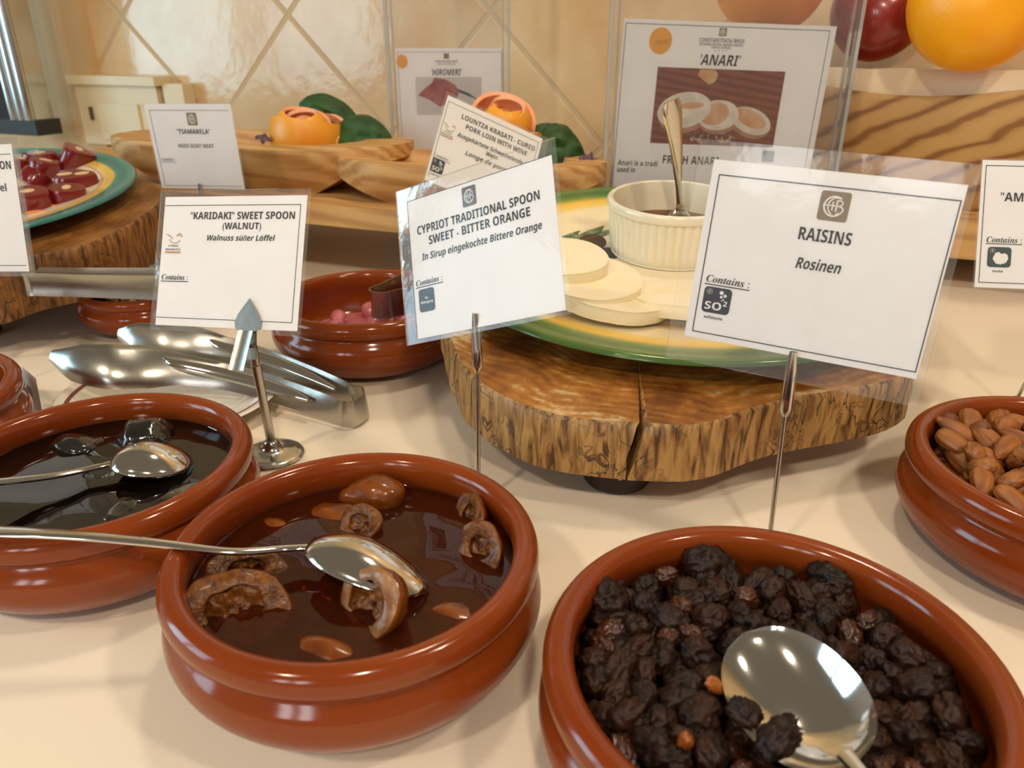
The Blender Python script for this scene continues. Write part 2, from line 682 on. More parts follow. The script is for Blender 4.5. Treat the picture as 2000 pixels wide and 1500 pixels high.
MT = {}
MT['terracotta'] = mat('glazed terracotta', '#79300c', 0.13, col2='#853c14', nscale=9, coat=0.0, spec=0.42, bump=0.05, bscale=30)
MT['steel'] = mat('polished steel', '#d8d4cc', 0.09, 1.0, bump=0.02, bscale=30)
MT['satin'] = mat('satin steel', '#b9b6ae', 0.26, 1.0, bump=0.05, bscale=90, bstretch=(1, 1, 1))
MT['chrome'] = mat('chrome', '#c9c8c4', 0.16, 1.0)
MT['paper'] = mat('white card', '#f5f2f1', 0.6, col2='#f2eeec', nscale=30)
MT['film'] = clear_mat('laminating film', haze=0.05, hazecol=(0.85, 0.84, 0.82, 1), rough=0.07, bump=0.25, bscale=55, boost=0.45)
MT['acrylic'] = clear_mat('clear acrylic', haze=0.02, rough=0.02, ior=1.49, boost=0.8)
MT['acrylic_edge'] = clear_mat('acrylic edge', tint=(0.85, 0.88, 0.86, 1), haze=0.35, hazecol=(0.75, 0.76, 0.74, 1), rough=0.1, ior=1.6, boost=2.0)  # whitish haze colour stands in for the bright highlight along the edges
MT['ink'] = mat('black ink', '#1b1a20', 0.5)
MT['inkgrey'] = mat('grey ink', '#6d6a6c', 0.5)
MT['taupe'] = mat('taupe ink', '#8c7a62', 0.5)
MT['slate'] = mat('grey badge ink', '#6f6c70', 0.5)
MT['navy'] = mat('navy ink', '#1c2233', 0.5)
MT['teal_ink'] = mat('dark teal ink', '#2c4148', 0.5)
MT['white_ink'] = mat('unprinted white', '#f3f0ea', 0.55)
MT['tan_ink'] = mat('tan ink', '#c39a6a', 0.5)
MT['orange_ink'] = mat('orange sticker ink', '#eaa43a', 0.5, col2='#e8a030', nscale=40)
MT['cloth'] = mat('cream tablecloth', '#eee0cb', 0.75, col2='#eaddc8', nscale=5, bump=0.12, bscale=700, bdist=0.0004)
MT['cream'] = mat('cream glazed china', '#e9dfc6', 0.2, coat=0.3)
MT['white_china'] = mat('white china', '#ebe6da', 0.14, coat=0.3)
MT['cheese'] = mat('fresh white cheese', '#f6e8c2', 0.55, col2='#f8ecd0', nscale=40, bump=0.25, bscale=220, sss=0.15, bdist=0.001)
MT['raisin'] = mat('dark raisin', '#170d09', 0.46, col2='#351e13', nscale=70, bump=0.45, bscale=190, spec=0.25, bdist=0.0012)
MT['raisin_brown'] = mat('brown raisin', '#30140a', 0.38, col2='#4a2412', nscale=80, bump=0.5, bscale=260, coat=0.2, bdist=0.001)
MT['raisin_amber'] = mat('amber raisin', '#a75f1c', 0.4, col2='#8a4414', nscale=80, bump=0.4, bscale=260, bdist=0.001)
MT['almond'] = mat('almond skin', '#a0622b', 0.5, col2='#74401a', nscale=330, stretch=(0.10, 1, 1), bump=0.8, bscale=480, bstretch=(0.1, 1, 1), bdist=0.0008)
MT['hazel'] = mat('reddish nut skin', '#7a4028', 0.5, col2='#5c2c1c', nscale=120, bump=0.3, bscale=300, bdist=0.0006)
MT['peel'] = mat('candied orange rind', '#5a2807', 0.22, col2='#80420d', nscale=90, bump=0.4, bscale=170, coat=0.25, sss=0.12, bdist=0.001)
MT['pith'] = mat('candied orange pith', '#7e4a12', 0.34, col2='#4a2408', nscale=200, bump=1.0, bscale=300, coat=0.05, spec=0.4, sss=0.12, bdist=0.0012)
MT['pith_pale'] = mat('pale candied rind', '#a5764a', 0.32, col2='#7e4e24', nscale=120, bump=0.5, bscale=300, coat=0.08, bdist=0.001)
MT['walnut'] = mat('black candied walnut', '#14130f', 0.12, col2='#24231c', nscale=70, bump=0.6, bscale=200, coat=0.8, bdist=0.001)
MT['black_syrup'] = mat('black walnut syrup', '#0d0705', 0.03, spec=0.6)
MT['amber_syrup'] = clear_mat('amber orange syrup', tint=(0.42, 0.13, 0.035, 1), haze=0.25, hazecol=(0.12, 0.027, 0.007, 1), rough=0.02, ior=1.42)
MT['honey'] = clear_mat('brown honey', tint=(0.5, 0.22, 0.05, 1), haze=0.25, hazecol=(0.2, 0.09, 0.02, 1), rough=0.03, ior=1.45)
MT['jelly'] = mat('dark red jelly sweet', '#6c0f12', 0.22, col2='#7d1718', nscale=30, coat=0.3, sss=0.2)
MT['blanched'] = mat('blanched almond', '#e2c39a', 0.5, col2='#d6b285', nscale=90)
MT['carrot'] = mat('orange shred', '#e58a4a', 0.5, col2='#d97634', nscale=60)
MT['tray'] = wood_mat('pine tray', '#cda062', '#b07c40', scale=(2.5, 22, 30), freq=1.3, dist=6)
def trough_mat():
    """Flat sawn board: pale ground with widely spaced darker growth lines rising to the right."""
    m = bpy.data.materials.new('broad grained trough wood')
    m.use_nodes = True
    N, L = m.node_tree.nodes, m.node_tree.links
    b = N['Principled BSDF']
    b.inputs['Roughness'].default_value = 0.55
    tc = N.new('ShaderNodeTexCoord')
    mp = N.new('ShaderNodeMapping')
    mp.inputs['Rotation'].default_value = (0, math.radians(55), 0)
    mp.inputs['Scale'].default_value = (0.35, 0.35, 1)
    L.new(tc.outputs['Object'], mp.inputs[0])
    w = N.new('ShaderNodeTexWave')
    w.bands_direction = 'Z'
    w.inputs['Scale'].default_value = 19.0
    w.inputs['Distortion'].default_value = 3.2
    w.inputs['Detail'].default_value = 2.5
    w.inputs['Detail Scale'].default_value = 1.6
    L.new(mp.outputs[0], w.inputs['Vector'])
    r = N.new('ShaderNodeValToRGB')
    e_ = r.color_ramp.elements
    e_[0].position, e_[0].color = 0.35, lin('#b88d50')
    e_[1].position, e_[1].color = 0.97, lin('#835420')
    q = e_.new(0.78)
    q.color = lin('#ae8144')
    L.new(w.outputs['Fac'], r.inputs[0])
    L.new(r.outputs[0], b.inputs['Base Color'])
    return m
MT['trough'] = trough_mat()
MT['riser'] = wood_mat('pale plank', '#d3a566', '#b98850', scale=(2, 20, 20), freq=1.2, dist=4)
MT['stump_foot'] = mat('dark wooden foot', '#3a2a1a', 0.55, col2='#2c1e12', nscale=50, stretch=(1, 1, .3))
MT['crack'] = mat('dark split', '#1d1008', 0.9)
MT['rose_out'] = mat('yellow citrus peel', '#f0a830', 0.4, col2='#ee962c', nscale=25, bump=0.2, bscale=400, bdist=0.0006)
MT['rose_in'] = mat('pink orange pith', '#f2a376', 0.5, col2='#f5b88e', nscale=40)
MT['leaf'] = mat('dark green leaf', '#2f5a22', 0.6, col2='#1a3a12', nscale=45, bump=0.9, bscale=80, bdist=0.002)
MT['purple'] = mat('purple leaf', '#5a3a48', 0.5, col2='#75606e', nscale=90)
MT['orange'] = mat('orange skin', '#f59a1c', 0.42, col2='#f28a14', nscale=20, bump=0.25, bscale=330, bdist=0.0008)
MT['grapefruit'] = mat('yellow orange skin', '#fbae0c', 0.4, col2='#f79a06', nscale=14, bump=0.25, bscale=330, bdist=0.0008)
MT['apple'] = mat('red apple skin', '#8e2a24', 0.28, col2='#a85a3c', nscale=26, nlo=0.5, nhi=0.8, stretch=(1, 1, 0.4), coat=0.3)
MT['liner'] = mat('cream paper liner', '#f0dab6', 0.8, col2='#ecd4ae', nscale=20, bump=0.2, bscale=60)
MT['plaster'] = mat('beige plaster', '#cfae82', 0.7, col2='#c9a87c', nscale=10)
MT['plastic'] = mat('cream plastic', '#dcc9a2', 0.4)
MT['plastic_dark'] = mat('dark slot', '#5a4a34', 0.6)
MT['rubber'] = mat('black foot', '#23241f', 0.5)
MT['glass'] = clear_mat('case glass', tint=(0.95, 0.97, 0.95, 1), haze=0.05, rough=0.02)
MT['maroon'] = mat('maroon line', '#7e2c2e', 0.2)
MT['olive'] = mat('painted olive', '#1b211c', 0.2)
MT['leaf_paint'] = mat('painted leaf', '#2f5840', 0.2, col2='#7f9a78', nscale=120)
MT['stem_paint'] = mat('painted stem', '#8a5a4a', 0.2)
MT['pink'] = mat('pink food', '#c9737a', 0.4, col2='#b85c66', nscale=90, coat=0.3)
MT['crumb'] = mat('tan crumbs', '#a98a5c', 0.7, col2='#7c5f38', nscale=120, bump=0.5, bscale=200)
MT['floor'] = mat('floor', '#8a6a48', 0.5)
MT['photo_wood'] = wood_mat('printed wood photo', '#8a4a36', '#6d3426', scale=(6, 40, 1), freq=2, dist=3, bump=0)
MT['photo_grey'] = mat('printed grey photo ground', '#c9c3bf', 0.5, col2='#d3cdc8', nscale=10)
MT['photo_meat'] = mat('printed red meat', '#8f3a3c', 0.5, col2='#b06a66', nscale=50)
MT['photo_cheese'] = mat('printed cheese', '#e6ddce', 0.5, col2='#cfc6bb', nscale=70)
MT['photo_spice'] = mat('printed spiced cheese', '#d9b48e', 0.5, col2='#c98e5c', nscale=50)
MT['photo_rind'] = mat('printed cheese side', '#b98a72', 0.5, col2='#a5745e', nscale=60)
MT['photo_seed'] = mat('printed seeds', '#6a3f2c', 0.5, col2='#c9a58c', nscale=160, nlo=0.5, nhi=0.62)

# ------------------------------------------------------------------ the setting
WYAW = math.radians(-22.4)
WR = Matrix.Rotation(WYAW, 4, 'Z')
WP = Vector((-0.736, 1.606, 0.30))              # a node of the tile lattice
def wallpt(s, out, z):
    """s along the wall from the tile node, out = distance off the wall towards the room."""
    p = WR @ Vector((s, -out, 0))
    return Vector((WP.x + p.x, WP.y + p.y, z))

b = MB()
b.box(-2.8, 3.4, 0.0, 0.08, -1.05, 1.6)
w = b.obj('wall_back', tile_mat(), smooth=False)
w.location = WP
w.rotation_euler = (0, 0, WYAW)
w['kind'] = 'structure'
b = MB()
b.box(-2.8, -0.085, -0.02, 0.0, -1.05, 1.6)
o = b.obj('trim_1', MT['plaster'], smooth=False)
o.location = WP
o.rotation_euler = (0, 0, WYAW)
o['kind'] = 'structure'
b = MB()
b.box(-3.2, 3.4, -2.8, 2.8, -0.80, -0.75)
o = b.obj('floor', MT['floor'], smooth=False)
o['kind'] = 'structure'

def cloth_z(x, y):
    n = noise.noise(Vector((x * 5, y * 5, 1.3))) * 0.0007 + noise.noise(Vector((x * 14, y * 9, 4.0))) * 0.0003
    cr = 0.0
    for a, d, k in ((0.35, 0.42, 1.0), (1.15, 0.28, 0.8), (-0.5, 0.30, 0.7)):
        q = x * math.sin(a) + y * math.cos(a) - d
        cr += k * 0.0006 * math.exp(-(q / 0.006) ** 2)
    return min(0.0, -0.0012 + n + cr)
b = MB()
NX, NY = 150, 110
xs = [-1.35 + 2.7 * i / NX for i in range(NX + 1)]
vs, fs = [], []
for j in range(NY + 1):
    for i in range(NX + 1):
        x = xs[i]
        yb = 1.30 - 0.412 * x - 0.012
        y = -0.16 + (yb + 0.16) * j / NY
        vs.append((x, y, cloth_z(x, y)))
for j in range(NY):
    for i in range(NX):
        a = j * (NX + 1) + i
        fs.append((a, a + 1, a + NX + 2, a + NX + 1))
top = len(vs)
rim = [i for i in range(NX + 1)] + [j * (NX + 1) + NX for j in range(1, NY + 1)] + [NY * (NX + 1) + i for i in range(NX - 1, -1, -1)] + [j * (NX + 1) for j in range(NY - 1, 0, -1)]
for i in rim:
    vs.append((vs[i][0], vs[i][1], -0.74))
for k in range(len(rim)):
    k2 = (k + 1) % len(rim)
    fs.append((rim[k], top + k, top + k2, rim[k2]))
b.add(vs, fs)
tag(b.obj('tablecloth', MT['cloth']), 'cream cloth covering the whole buffet table', 'tablecloth')

# wall socket block on the tiles, behind the teal plate
sp = Vector((0, 0, 0))
t = thing('wall_socket', 'cream plastic socket box low on the tiled wall behind the teal plate', 'wall socket', wallpt(-0.012, 0.0, 0.10), WR.to_3x3())
b = MB()
b.box(-0.11, 0.10, -0.035, -0.001, -0.03, 0.082)
b.obj('housing', MT['plastic'], t)
b = MB()
b.box(-0.118, 0.108, -0.045, -0.001, 0.082, 0.098)
b.obj('top_lip', MT['plastic'], t)
b = MB()
b.box(-0.055, 0.05, -0.040, -0.035, -0.02, 0.048)
fp = b.obj('socket_plate', MT['plastic'], t)
b = MB()
b.box(-0.078, -0.073, -0.041, -0.0352, 0.016, 0.04)
b.obj('switch_slot', MT['plastic_dark'], t)
b = MB()
b.box(0.112, 0.16, -0.03, -0.001, -0.03, 0.086)
b.obj('side_block', MT['plastic'], t)

# risers (planks on blocks) parallel to the wall
def riser(label, x0, y0, length, depth, z0, z1):
    t = thing('wooden_riser', label, 'riser', (x0, y0, 0), WR.to_3x3(), 'wooden risers along the wall')
    b = MB()
    b.box(0, length, 0, depth, z0, z1)
    b.obj('plank', MT['riser'], t, smooth=False)
    for q in (0.12, 0.85):
        b = MB()
        b.box(length * q - 0.03, length * q + 0.03, 0.10, depth - 0.02, 0.0, z0)
        b.obj('support_block', MT['stump_foot'], t, smooth=False)
    return t
RZ1, RZ2 = 0.093, 0.080
riser('pale plank riser under the two long wooden trays', -0.80, 0.85 + 0.412 * 0.62, 0.86, 0.34, 0.070, RZ1)
riser('pale plank riser under the wooden fruit trough', 0.20, 0.86 + 0.412 * 0.27, 0.86, 0.20, 0.036, RZ2)

# chrome framed display case at the left edge
cp = at(74, 266, RZ1)
t = thing('display_case', 'chrome framed glass display case with black foot at left edge', 'display case', cp, WR.to_3x3())
b = MB()
b.box(-0.16, 0.0, 0.0, 0.055, 0.0, 0.028)
b.obj('foot', MT['rubber'], t)
b = MB()
b.box(-0.062, -0.008, 0.004, 0.05, 0.028, 0.60)
for q in (-0.056, -0.034, -0.014):
    b.tube([(q, 0.004, 0.028), (q, 0.004, 0.60)], 0.009, 10)
b.obj('post', MT['chrome'], t)
b = MB()
b.box(-0.16, -0.062, 0.006, 0.010, 0.028, 0.60)
b.obj('glass_pane', MT['glass'], t)

# ------------------------------------------------------------------ terracotta bowls
BP = [(0, 0.0), (0.05, 0.0), (0.060, 0.0), (0.0655, 0.002), (0.076, 0.009), (0.0835, 0.018), (0.0862, 0.026), (0.0850, 0.033), (0.0815, 0.0385),
      (0.0808, 0.0408), (0.0836, 0.0430), (0.0850, 0.0470), (0.0842, 0.0518), (0.0815, 0.0548), (0.0780, 0.0553), (0.0745, 0.0535), (0.0730, 0.0490),
      (0.0735, 0.043), (0.0765, 0.034), (0.0770, 0.026), (0.0725, 0.015), (0.062, 0.0085), (0.045, 0.007), (0, 0.0068)]
def bowl(label, x, y, s=1.0, rx=1.0):
    b = MB()
    b.lathe([(r * s * rx, z * s) for r, z in BP], 96, smooth=3)
    o = b.obj('clay_bowl', MT['terracotta'], sharp=75)
    o.location = (x, y, 0)
    return tag(o, label, 'bowl', 'glazed clay bowls')
BW = (-0.2294, 0.3660)     # walnuts
BO = (-0.0714, 0.2879)     # bitter orange
BR = (0.0963, 0.2174)      # raisins
BA = (0.3082, 0.3577)      # almonds
BC = (-0.1270, 0.6530)     # behind the bitter orange card
BS = (-0.3660, 0.7350)     # small, beside the trunk slice
BL = (-0.4110, 0.4440)     # cut by the left edge
bowl('glazed clay bowl of black walnut syrup', *BW, rx=0.985)
bowl('glazed clay bowl of orange pieces in amber syrup', *BO, rx=0.985)
bowl('glazed clay bowl heaped with dark raisins', *BR)
bowl('glazed clay bowl full of almonds', *BA, rx=1.03)
bowl('clay bowl with pink food and tongs, behind the two small white cards', *BC)
bowl('smallest clay bowl, holding tan crumbs, beside the left trunk slice', *BS, s=0.72)
bowl('empty looking clay bowl cut off by the left edge of the photo', *BL)

def disc(name, m, c, r, z, label, cat, kind=None, depth=0.012, wob=0.0):
    b = MB()
    prof = [(0, z)] + [(r * k / 12, z) for k in range(1, 12)] + [(r - 0.0006, z + 0.0002), (r, z + 0.0009)]
    b.lathe(prof, 72)
    if wob:
        for p in b.v:
            p.z += wob * noise.noise(Vector((p.x * 60, p.y * 60, 2.0))) * max(0, 1 - (math.hypot(p.x, p.y) / r) ** 4)
    o = b.obj(name, m, up=True)
    o.location = (c[0], c[1], 0)
    return tag(o, label, cat, None, 'stuff')
disc('walnut_syrup', MT['black_syrup'], BW, 0.0735, 0.0395, 'glossy black syrup filling the walnut bowl', 'syrup', wob=0.0006)
disc('orange_syrup', MT['amber_syrup'], BO, 0.0730, 0.0385, 'clear dark amber syrup in the bitter orange bowl', 'syrup', wob=0.0006)

# ------------------------------------------------------------------ spoons
def spoon(label, neck, tip, up, W, depth, path, hw, stand=None, group='serving spoons'):
    """neck, tip: ends of the spoon bowl in the rim plane; up: the way its hollow faces; path: handle from the neck outwards."""
    neck, tip, up = Vector(neck), Vector(tip), Vector(up)
    X = (tip - neck)
    Ln = X.length
    X.normalize()
    Y = up.cross(X).normalized()
    Z = X.cross(Y).normalized()
    t = thing('serving_spoon', label, 'spoon', neck, None, group)
    def grid(off):
        rows = []
        NU, NV = 26, 18
        for i in range(NU + 1):
            u = i / NU
            # egg outline: widest at 0.55
            uu = (u ** 0.93 - 0.5) * 2
            e = max(0.0, 1 - abs(uu) ** 2.15) ** 0.5
            wd = max(W / 2 * e, 0.0022 if u < 0.5 else 0.0004)
            dp = depth * math.sin(PI * min(1, u ** 0.85)) ** 0.75
            row = []
            for j in range(NV + 1):
                v = -1 + 2 * j / NV
                z = -dp * (1 - abs(v) ** 2.3) - off
                row.append(neck + X * (u * Ln) + Y * (v * wd) + Z * z)
            rows.append(row)
        return rows
    a, c = grid(0.0), grid(0.0011)
    b = MB()
    n, mlen = len(a), len(a[0])
    vs = [p for r in a for p in r] + [p for r in c for p in r]
    off = n * mlen
    fs = []
    for i in range(n - 1):
        for j in range(mlen - 1):
            q = (i * mlen + j, i * mlen + j + 1, (i + 1) * mlen + j + 1, (i + 1) * mlen + j)
            fs.append(q)
            fs.append(tuple(off + k for k in q[::-1]))
    for i in range(n - 1):
        for j in (0, mlen - 1):
            fs.append((i * mlen + j, (i + 1) * mlen + j, off + (i + 1) * mlen + j, off + i * mlen + j))
    for i in (0, n - 1):
        for j in range(mlen - 1):
            fs.append((i * mlen + j, i * mlen + j + 1, off + i * mlen + j + 1, off + i * mlen + j))
    b.add(vs, fs)
    b.obj('spoon_bowl', MT['steel'], t, world=True, sharp=60)
    pts = crom([neck + X * 0.004 - Z * 0.0006] + [Vector(p) for p in path], 6)
    rr = []
    for i in range(len(pts)):
        q = i / (len(pts) - 1)
        k = q * (len(hw) - 1)
        i0 = min(int(k), len(hw) - 2)
        wv = hw[i0] + (hw[i0 + 1] - hw[i0]) * (k - i0)
        rr.append((wv, 0.0013 + 0.0004 * math.sin(PI * q)))
    b = MB()
    b.tube(pts, rr, 16, up=Z if abs(Z.z) > 0.3 else (0, 0, 1))
    b.obj('handle', MT['steel'], t, world=True, sharp=60)
    return t

# bitter orange spoon, hollow downwards, its handle across the rim
spoon('steel spoon lying hollow side down in the bitter orange syrup', at(606, 1063, 0.0500), at(834, 1158, 0.0405), Vector((0.0, -0.30, -0.95)), 0.037, 0.0105,
      [at(560, 1071, 0.0492), at(450, 1077, 0.0528), at(300, 1060, 0.0590), at(150, 1046, 0.0640), at(0, 1037, 0.0670), at(-140, 1030, 0.0680)], [0.0028, 0.0024, 0.0026, 0.0034, 0.005, 0.0075])
spoon('steel spoon lying hollow side down in the black walnut syrup', at(216, 902, 0.0475), at(377, 908, 0.0405), Vector((0.0, -0.08, -1.0)), 0.038, 0.0105,
      [at(180, 914, 0.0468), at(100, 930, 0.0490), at(0, 941, 0.0530), at(-130, 950, 0.0590), at(-230, 956, 0.0620)], [0.0028, 0.0024, 0.0026, 0.0034, 0.006])
spoon('steel spoon with shiny hollow facing up among the dark raisins', at(1667, 1492, 0.0500), at(1452, 1236, 0.0560), Vector((-0.22, -0.30, 0.93)), 0.0445, 0.0105,
      [at(1690, 1520, 0.0520), at(1740, 1580, 0.0560), at(1850, 1700, 0.064)], [0.0030, 0.0026, 0.0032, 0.005])
spoon('steel spoon mostly cut off by the right edge, lying on the almonds', at(2110, 900, 0.062), at(1991, 872, 0.0555), Vector((0, 0.0, 1)), 0.036, 0.009,
      [at(2140, 905, 0.0645), at(2250, 910, 0.069), at(2400, 900, 0.075)], [0.0028, 0.0024, 0.003, 0.005])

# ------------------------------------------------------------------ raisins
def blob(name, r, seed, amp, freq, m, flat=(1, 1, 1), sub=3, ridge=True):
    bm = bmesh.new()
    bmesh.ops.create_icosphere(bm, subdivisions=sub, radius=1.0)
    for v in bm.verts:
        n = v.co.normalized()
        p = n * freq + Vector((seed * 7.3, seed * 3.1, seed))
        d = noise.noise(p * 0.6) * 0.45
        d2 = noise.noise(p * 1.05)
        d3 = noise.noise(p * 2.3)
        k = 1 + amp * (d + ((0.42 - abs(d2) * 1.25 - abs(d3) * 0.75) if ridge else d2 * 0.4))
        v.co = Vector((n.x * flat[0], n.y * flat[1], n.z * flat[2])) * (r * k)
    me = bpy.data.meshes.new(name)
    bm.to_mesh(me)
    bm.free()
    me.materials.append(m)
    me.polygons.foreach_set('use_smooth', [True] * len(me.polygons))
    return me
rng = random.Random(21)
RM = []
for k in range(8):
    fl = [(1.25, 1.0, 0.8), (1.1, 0.95, 0.75), (1.35, 0.85, 0.8), (1.0, 1.0, 0.85)][k % 4]
    RM.append(blob('raisin', 0.0060 + 0.0004 * (k % 3), 1 + k, 0.46, 1.7, MT['raisin'], fl, 4))
RMB = [blob('raisin', 0.0048, 11 + k, 0.55, 1.7, MT['raisin_brown'], (1.3, 0.85, 0.75), 4) for k in range(2)]
RMA = blob('raisin', 0.0042, 15, 0.4, 2.0, MT['raisin_amber'], (1.5, 0.6, 0.6))
def heap(x, y):
    return 0.0415 + 0.004 * noise.noise(Vector((x * 30, y * 30, 0.5))) - 0.05 * max(0, x) - 0.03 * max(0, -y)
spoon_c = (at(1667, 1492, 0.05) + at(1452, 1236, 0.056)) / 2
def scatter(n, R, sep, r0, tries=6000):
    out = []
    for _ in range(tries):
        a, q = r0.uniform(0, 2 * PI), R * math.sqrt(r0.random())
        x, y = q * math.cos(a), q * math.sin(a)
        if all((x - u) ** 2 + (y - w) ** 2 > sep * sep for u, w in out):
            out.append((x, y))
            if len(out) >= n:
                break
    return out
def raisin(me, p, label, rot, sc=1.0):
    o = bpy.data.objects.new('raisin', me)
    COL.objects.link(o)
    o.location = p
    o.rotation_euler = rot
    o.scale = (sc, sc, sc)
    return tag(o, label, 'raisin', 'raisins heaped in the front right clay bowl')
RL = 'dark wrinkled raisin in the heap in the front right clay bowl'
n_r = 0
for layer, (sep, dz, Rr) in enumerate(((0.0092, 0.0, 0.0665), (0.0105, -0.0068, 0.069))):
    for x, y in scatter(165, Rr, sep, rng):
        X, Y = BR[0] + x, BR[1] + y
        sd = Vector((X - spoon_c.x, Y - spoon_c.y))
        near = (sd.x / 0.030) ** 2 + (sd.y / 0.030) ** 2 < 1.0
        z = heap(x, y) + dz + rng.uniform(-0.0015, 0.0015)
        if near:
            z = min(z, 0.0345 + dz)
        k = rng.random()
        me = RMB[rng.randrange(2)] if k < 0.13 and layer == 0 else RM[rng.randrange(8)]
        raisin(me, (X, Y, z), RL if me not in RMB else 'reddish brown wrinkled raisin among the darker ones in the front right bowl',
               (rng.uniform(0, 6), rng.uniform(-0.5, 0.5), rng.uniform(0, 6)), rng.uniform(0.85, 1.2))
p = at(1338, 1450, 0.048)
raisin(RMA, p, 'small amber orange raisin at the front of the heap', (0.2, 1.2, 1.4), 1.0)
p = at(1397, 1340, 0.0475)
raisin(RMA.copy(), p, 'curled amber brown raisin just left of the shiny spoon', (0.4, 0.9, 0.4), 1.05)
for px, py, lb, sc in ((1520, 1440, 'dark raisin resting on the lower left rim of the spoon', 1.15), (1455, 1392, 'small black raisin curled over the left rim of the spoon', 0.8),
                       (1380, 1100, 'biggest round raisin at the back of the heap', 1.3), (1620, 1130, 'big round raisin at the back right of the heap', 1.3),
                       (1190, 1165, 'big round raisin at the back left of the heap', 1.3)):
    raisin(RM[len(lb) % 8], at(px, py, 0.0525 if 'spoon' in lb else 0.046), lb, (0.5, 0.2, len(lb)), sc)
b = MB()
b.lathe([(0, 0.0345), (0.03, 0.0345), (0.06, 0.034), (0.0715, 0.032)], 64)
for q in b.v:
    q.z += 0.002 * noise.noise(q * 90)
o = b.obj('raisin_bed', MT['raisin'])
o.location = (BR[0], BR[1], 0)
tag(o, 'packed dark raisins showing between the top ones in the front right bowl', 'raisins', None, 'stuff')

# ------------------------------------------------------------------ almonds
def almond_mesh(seed, L=0.0112, W=0.0064, T=0.0042):
    bm = bmesh.new()
    bmesh.ops.create_uvsphere(bm, u_segments=28, v_segments=18, radius=1.0)
    for v in bm.verts:
        c = v.co.copy()
        x = c.z                                   # pole axis becomes the long axis
        q = max(0.0, 1 - x * x) ** 0.5
        ang = math.atan2(c.y, c.x)
        prof = (q ** 0.85) * (1.0 - 0.30 * x) * 1.02
        rg = 1 + 0.045 * math.sin(ang * 9 + seed) + 0.05 * noise.noise(Vector((x * 1.2, math.cos(ang) * 3, math.sin(ang) * 3 + seed)))
        v.co = Vector((x * L * (1.06 if x > 0.9 else 1), math.cos(ang) * prof * W * rg, math.sin(ang) * prof * T * rg))
    me = bpy.data.meshes.new('almond')
    bm.to_mesh(me)
    bm.free()
    me.materials.append(MT['almond'])
    me.polygons.foreach_set('use_smooth', [True] * len(me.polygons))
    return me
AM = [almond_mesh(1, 0.0122, 0.0069, 0.0045), almond_mesh(5, 0.0128, 0.0064, 0.0042), almond_mesh(9, 0.0115, 0.0072, 0.0048)]
rng = random.Random(5)
AL = 'brown almond in the heap in the right clay bowl'
for layer, (sep, zc) in enumerate(((0.0135, 0.0485), (0.0150, 0.0415))):
    for x, y in scatter(70, 0.0640, sep, rng):
        hx = math.hypot(x, y) / 0.066
        o = bpy.data.objects.new('almond', AM[rng.randrange(3)])
        COL.objects.link(o)
        o.location = (BA[0] + x, BA[1] + y, zc + 0.006 * (1 - hx * hx) + rng.uniform(-0.0015, 0.0015))
        o.rotation_euler = (rng.uniform(-0.9, 0.9), rng.uniform(-0.55, 0.55), rng.uniform(0, 6.3))
        tag(o, AL, 'almond', 'almonds heaped in the right clay bowl')
HZ = blob('nut', 0.0055, 31, 0.12, 1.5, MT['hazel'], (1, 1, 0.95), ridge=False)
for px, py, lb in ((1917, 838, 'small round reddish nut in the middle of the almonds'), (1853, 822, 'small round reddish nut at the back rim behind the almonds')):
    o = bpy.data.objects.new('round_nut', HZ)
    COL.objects.link(o)
    o.location = at(px, py, 0.0525)
    tag(o, lb, 'nut', 'round nuts among the almonds')
b = MB()
b.lathe([(0, 0.038), (0.05, 0.037), (0.073, 0.034)], 48)
o = b.obj('almond_bed', MT['almond'])
o.location = (BA[0], BA[1], 0)
tag(o, 'packed almonds showing between the top ones in the right bowl', 'almonds', None, 'stuff')

# ------------------------------------------------------------------ candied orange pieces, walnuts
zS = 0.0385
def cup(label, c, R, th, hollow, squash, seed, roll=0.0, pale=True):
    """Thick cap of candied orange: glossy skin outside, pale cut rim, pulpy hollow."""
    Z = Vector(hollow).normalized()
    q = Z.to_track_quat('Z', 'Y').to_matrix() @ Matrix.Rotation(roll, 3, 'Z')
    t = thing('candied_orange_peel', label, 'orange peel', c, q, 'candied orange pieces in the syrup')
    NS = 40
    def dfm(p):
        n = noise.noise(Vector((p.x * 55 + seed * 3, p.y * 55, p.z * 55)))
        n2 = noise.noise(Vector((p.x * 190, p.y * 190 + seed, p.z * 190)))
        n3 = noise.noise(Vector((p.x * 80 + seed, p.y * 80, 11)))
        return Vector((p.x * squash[0], p.y * squash[1], p.z * squash[2] + R * 0.30 * n3 * min(1, math.hypot(p.x, p.y) / R) * (1 if p.z > -R * 0.3 else 0.4))) * (1 + 0.24 * n + 0.06 * n2)
    def surf(pts):
        b = MB()
        b.lathe(pts, NS, smooth=2)
        b.v = [dfm(p) for p in b.v]
        return b
    surf([(0, -R * 0.85), (R * 0.45, -R * 0.78), (R * 0.8, -R * 0.5), (R * 0.98, -R * 0.12), (R, 0.0), (R * 0.985, R * 0.05)]).obj('skin', MT['peel'], t, sharp=75)
    surf([(R * 0.985, R * 0.05), (R * 0.92, R * 0.085), (R - th, R * 0.07), (R - th * 1.15, 0.0)]).obj('cut_rim', MT['pith_pale'] if pale else MT['pith'], t, sharp=75)
    b = surf([(R - th * 1.15, 0.0), (R * 0.55, -R * 0.16), (R * 0.42, -R * 0.20), (R * 0.3, -R * 0.21), (R * 0.18, -R * 0.21), (R * 0.08, -R * 0.21), (0, -R * 0.21)])
    for p in b.v:
        p.z += R * (0.34 * noise.noise(Vector((p.x * 110 + seed, p.y * 110, 3))) + 0.16 * noise.noise(Vector((p.x * 320 + seed, p.y * 320, 7))))
    b.obj('pulp_hollow', MT['pith'], t, sharp=75)
    return t
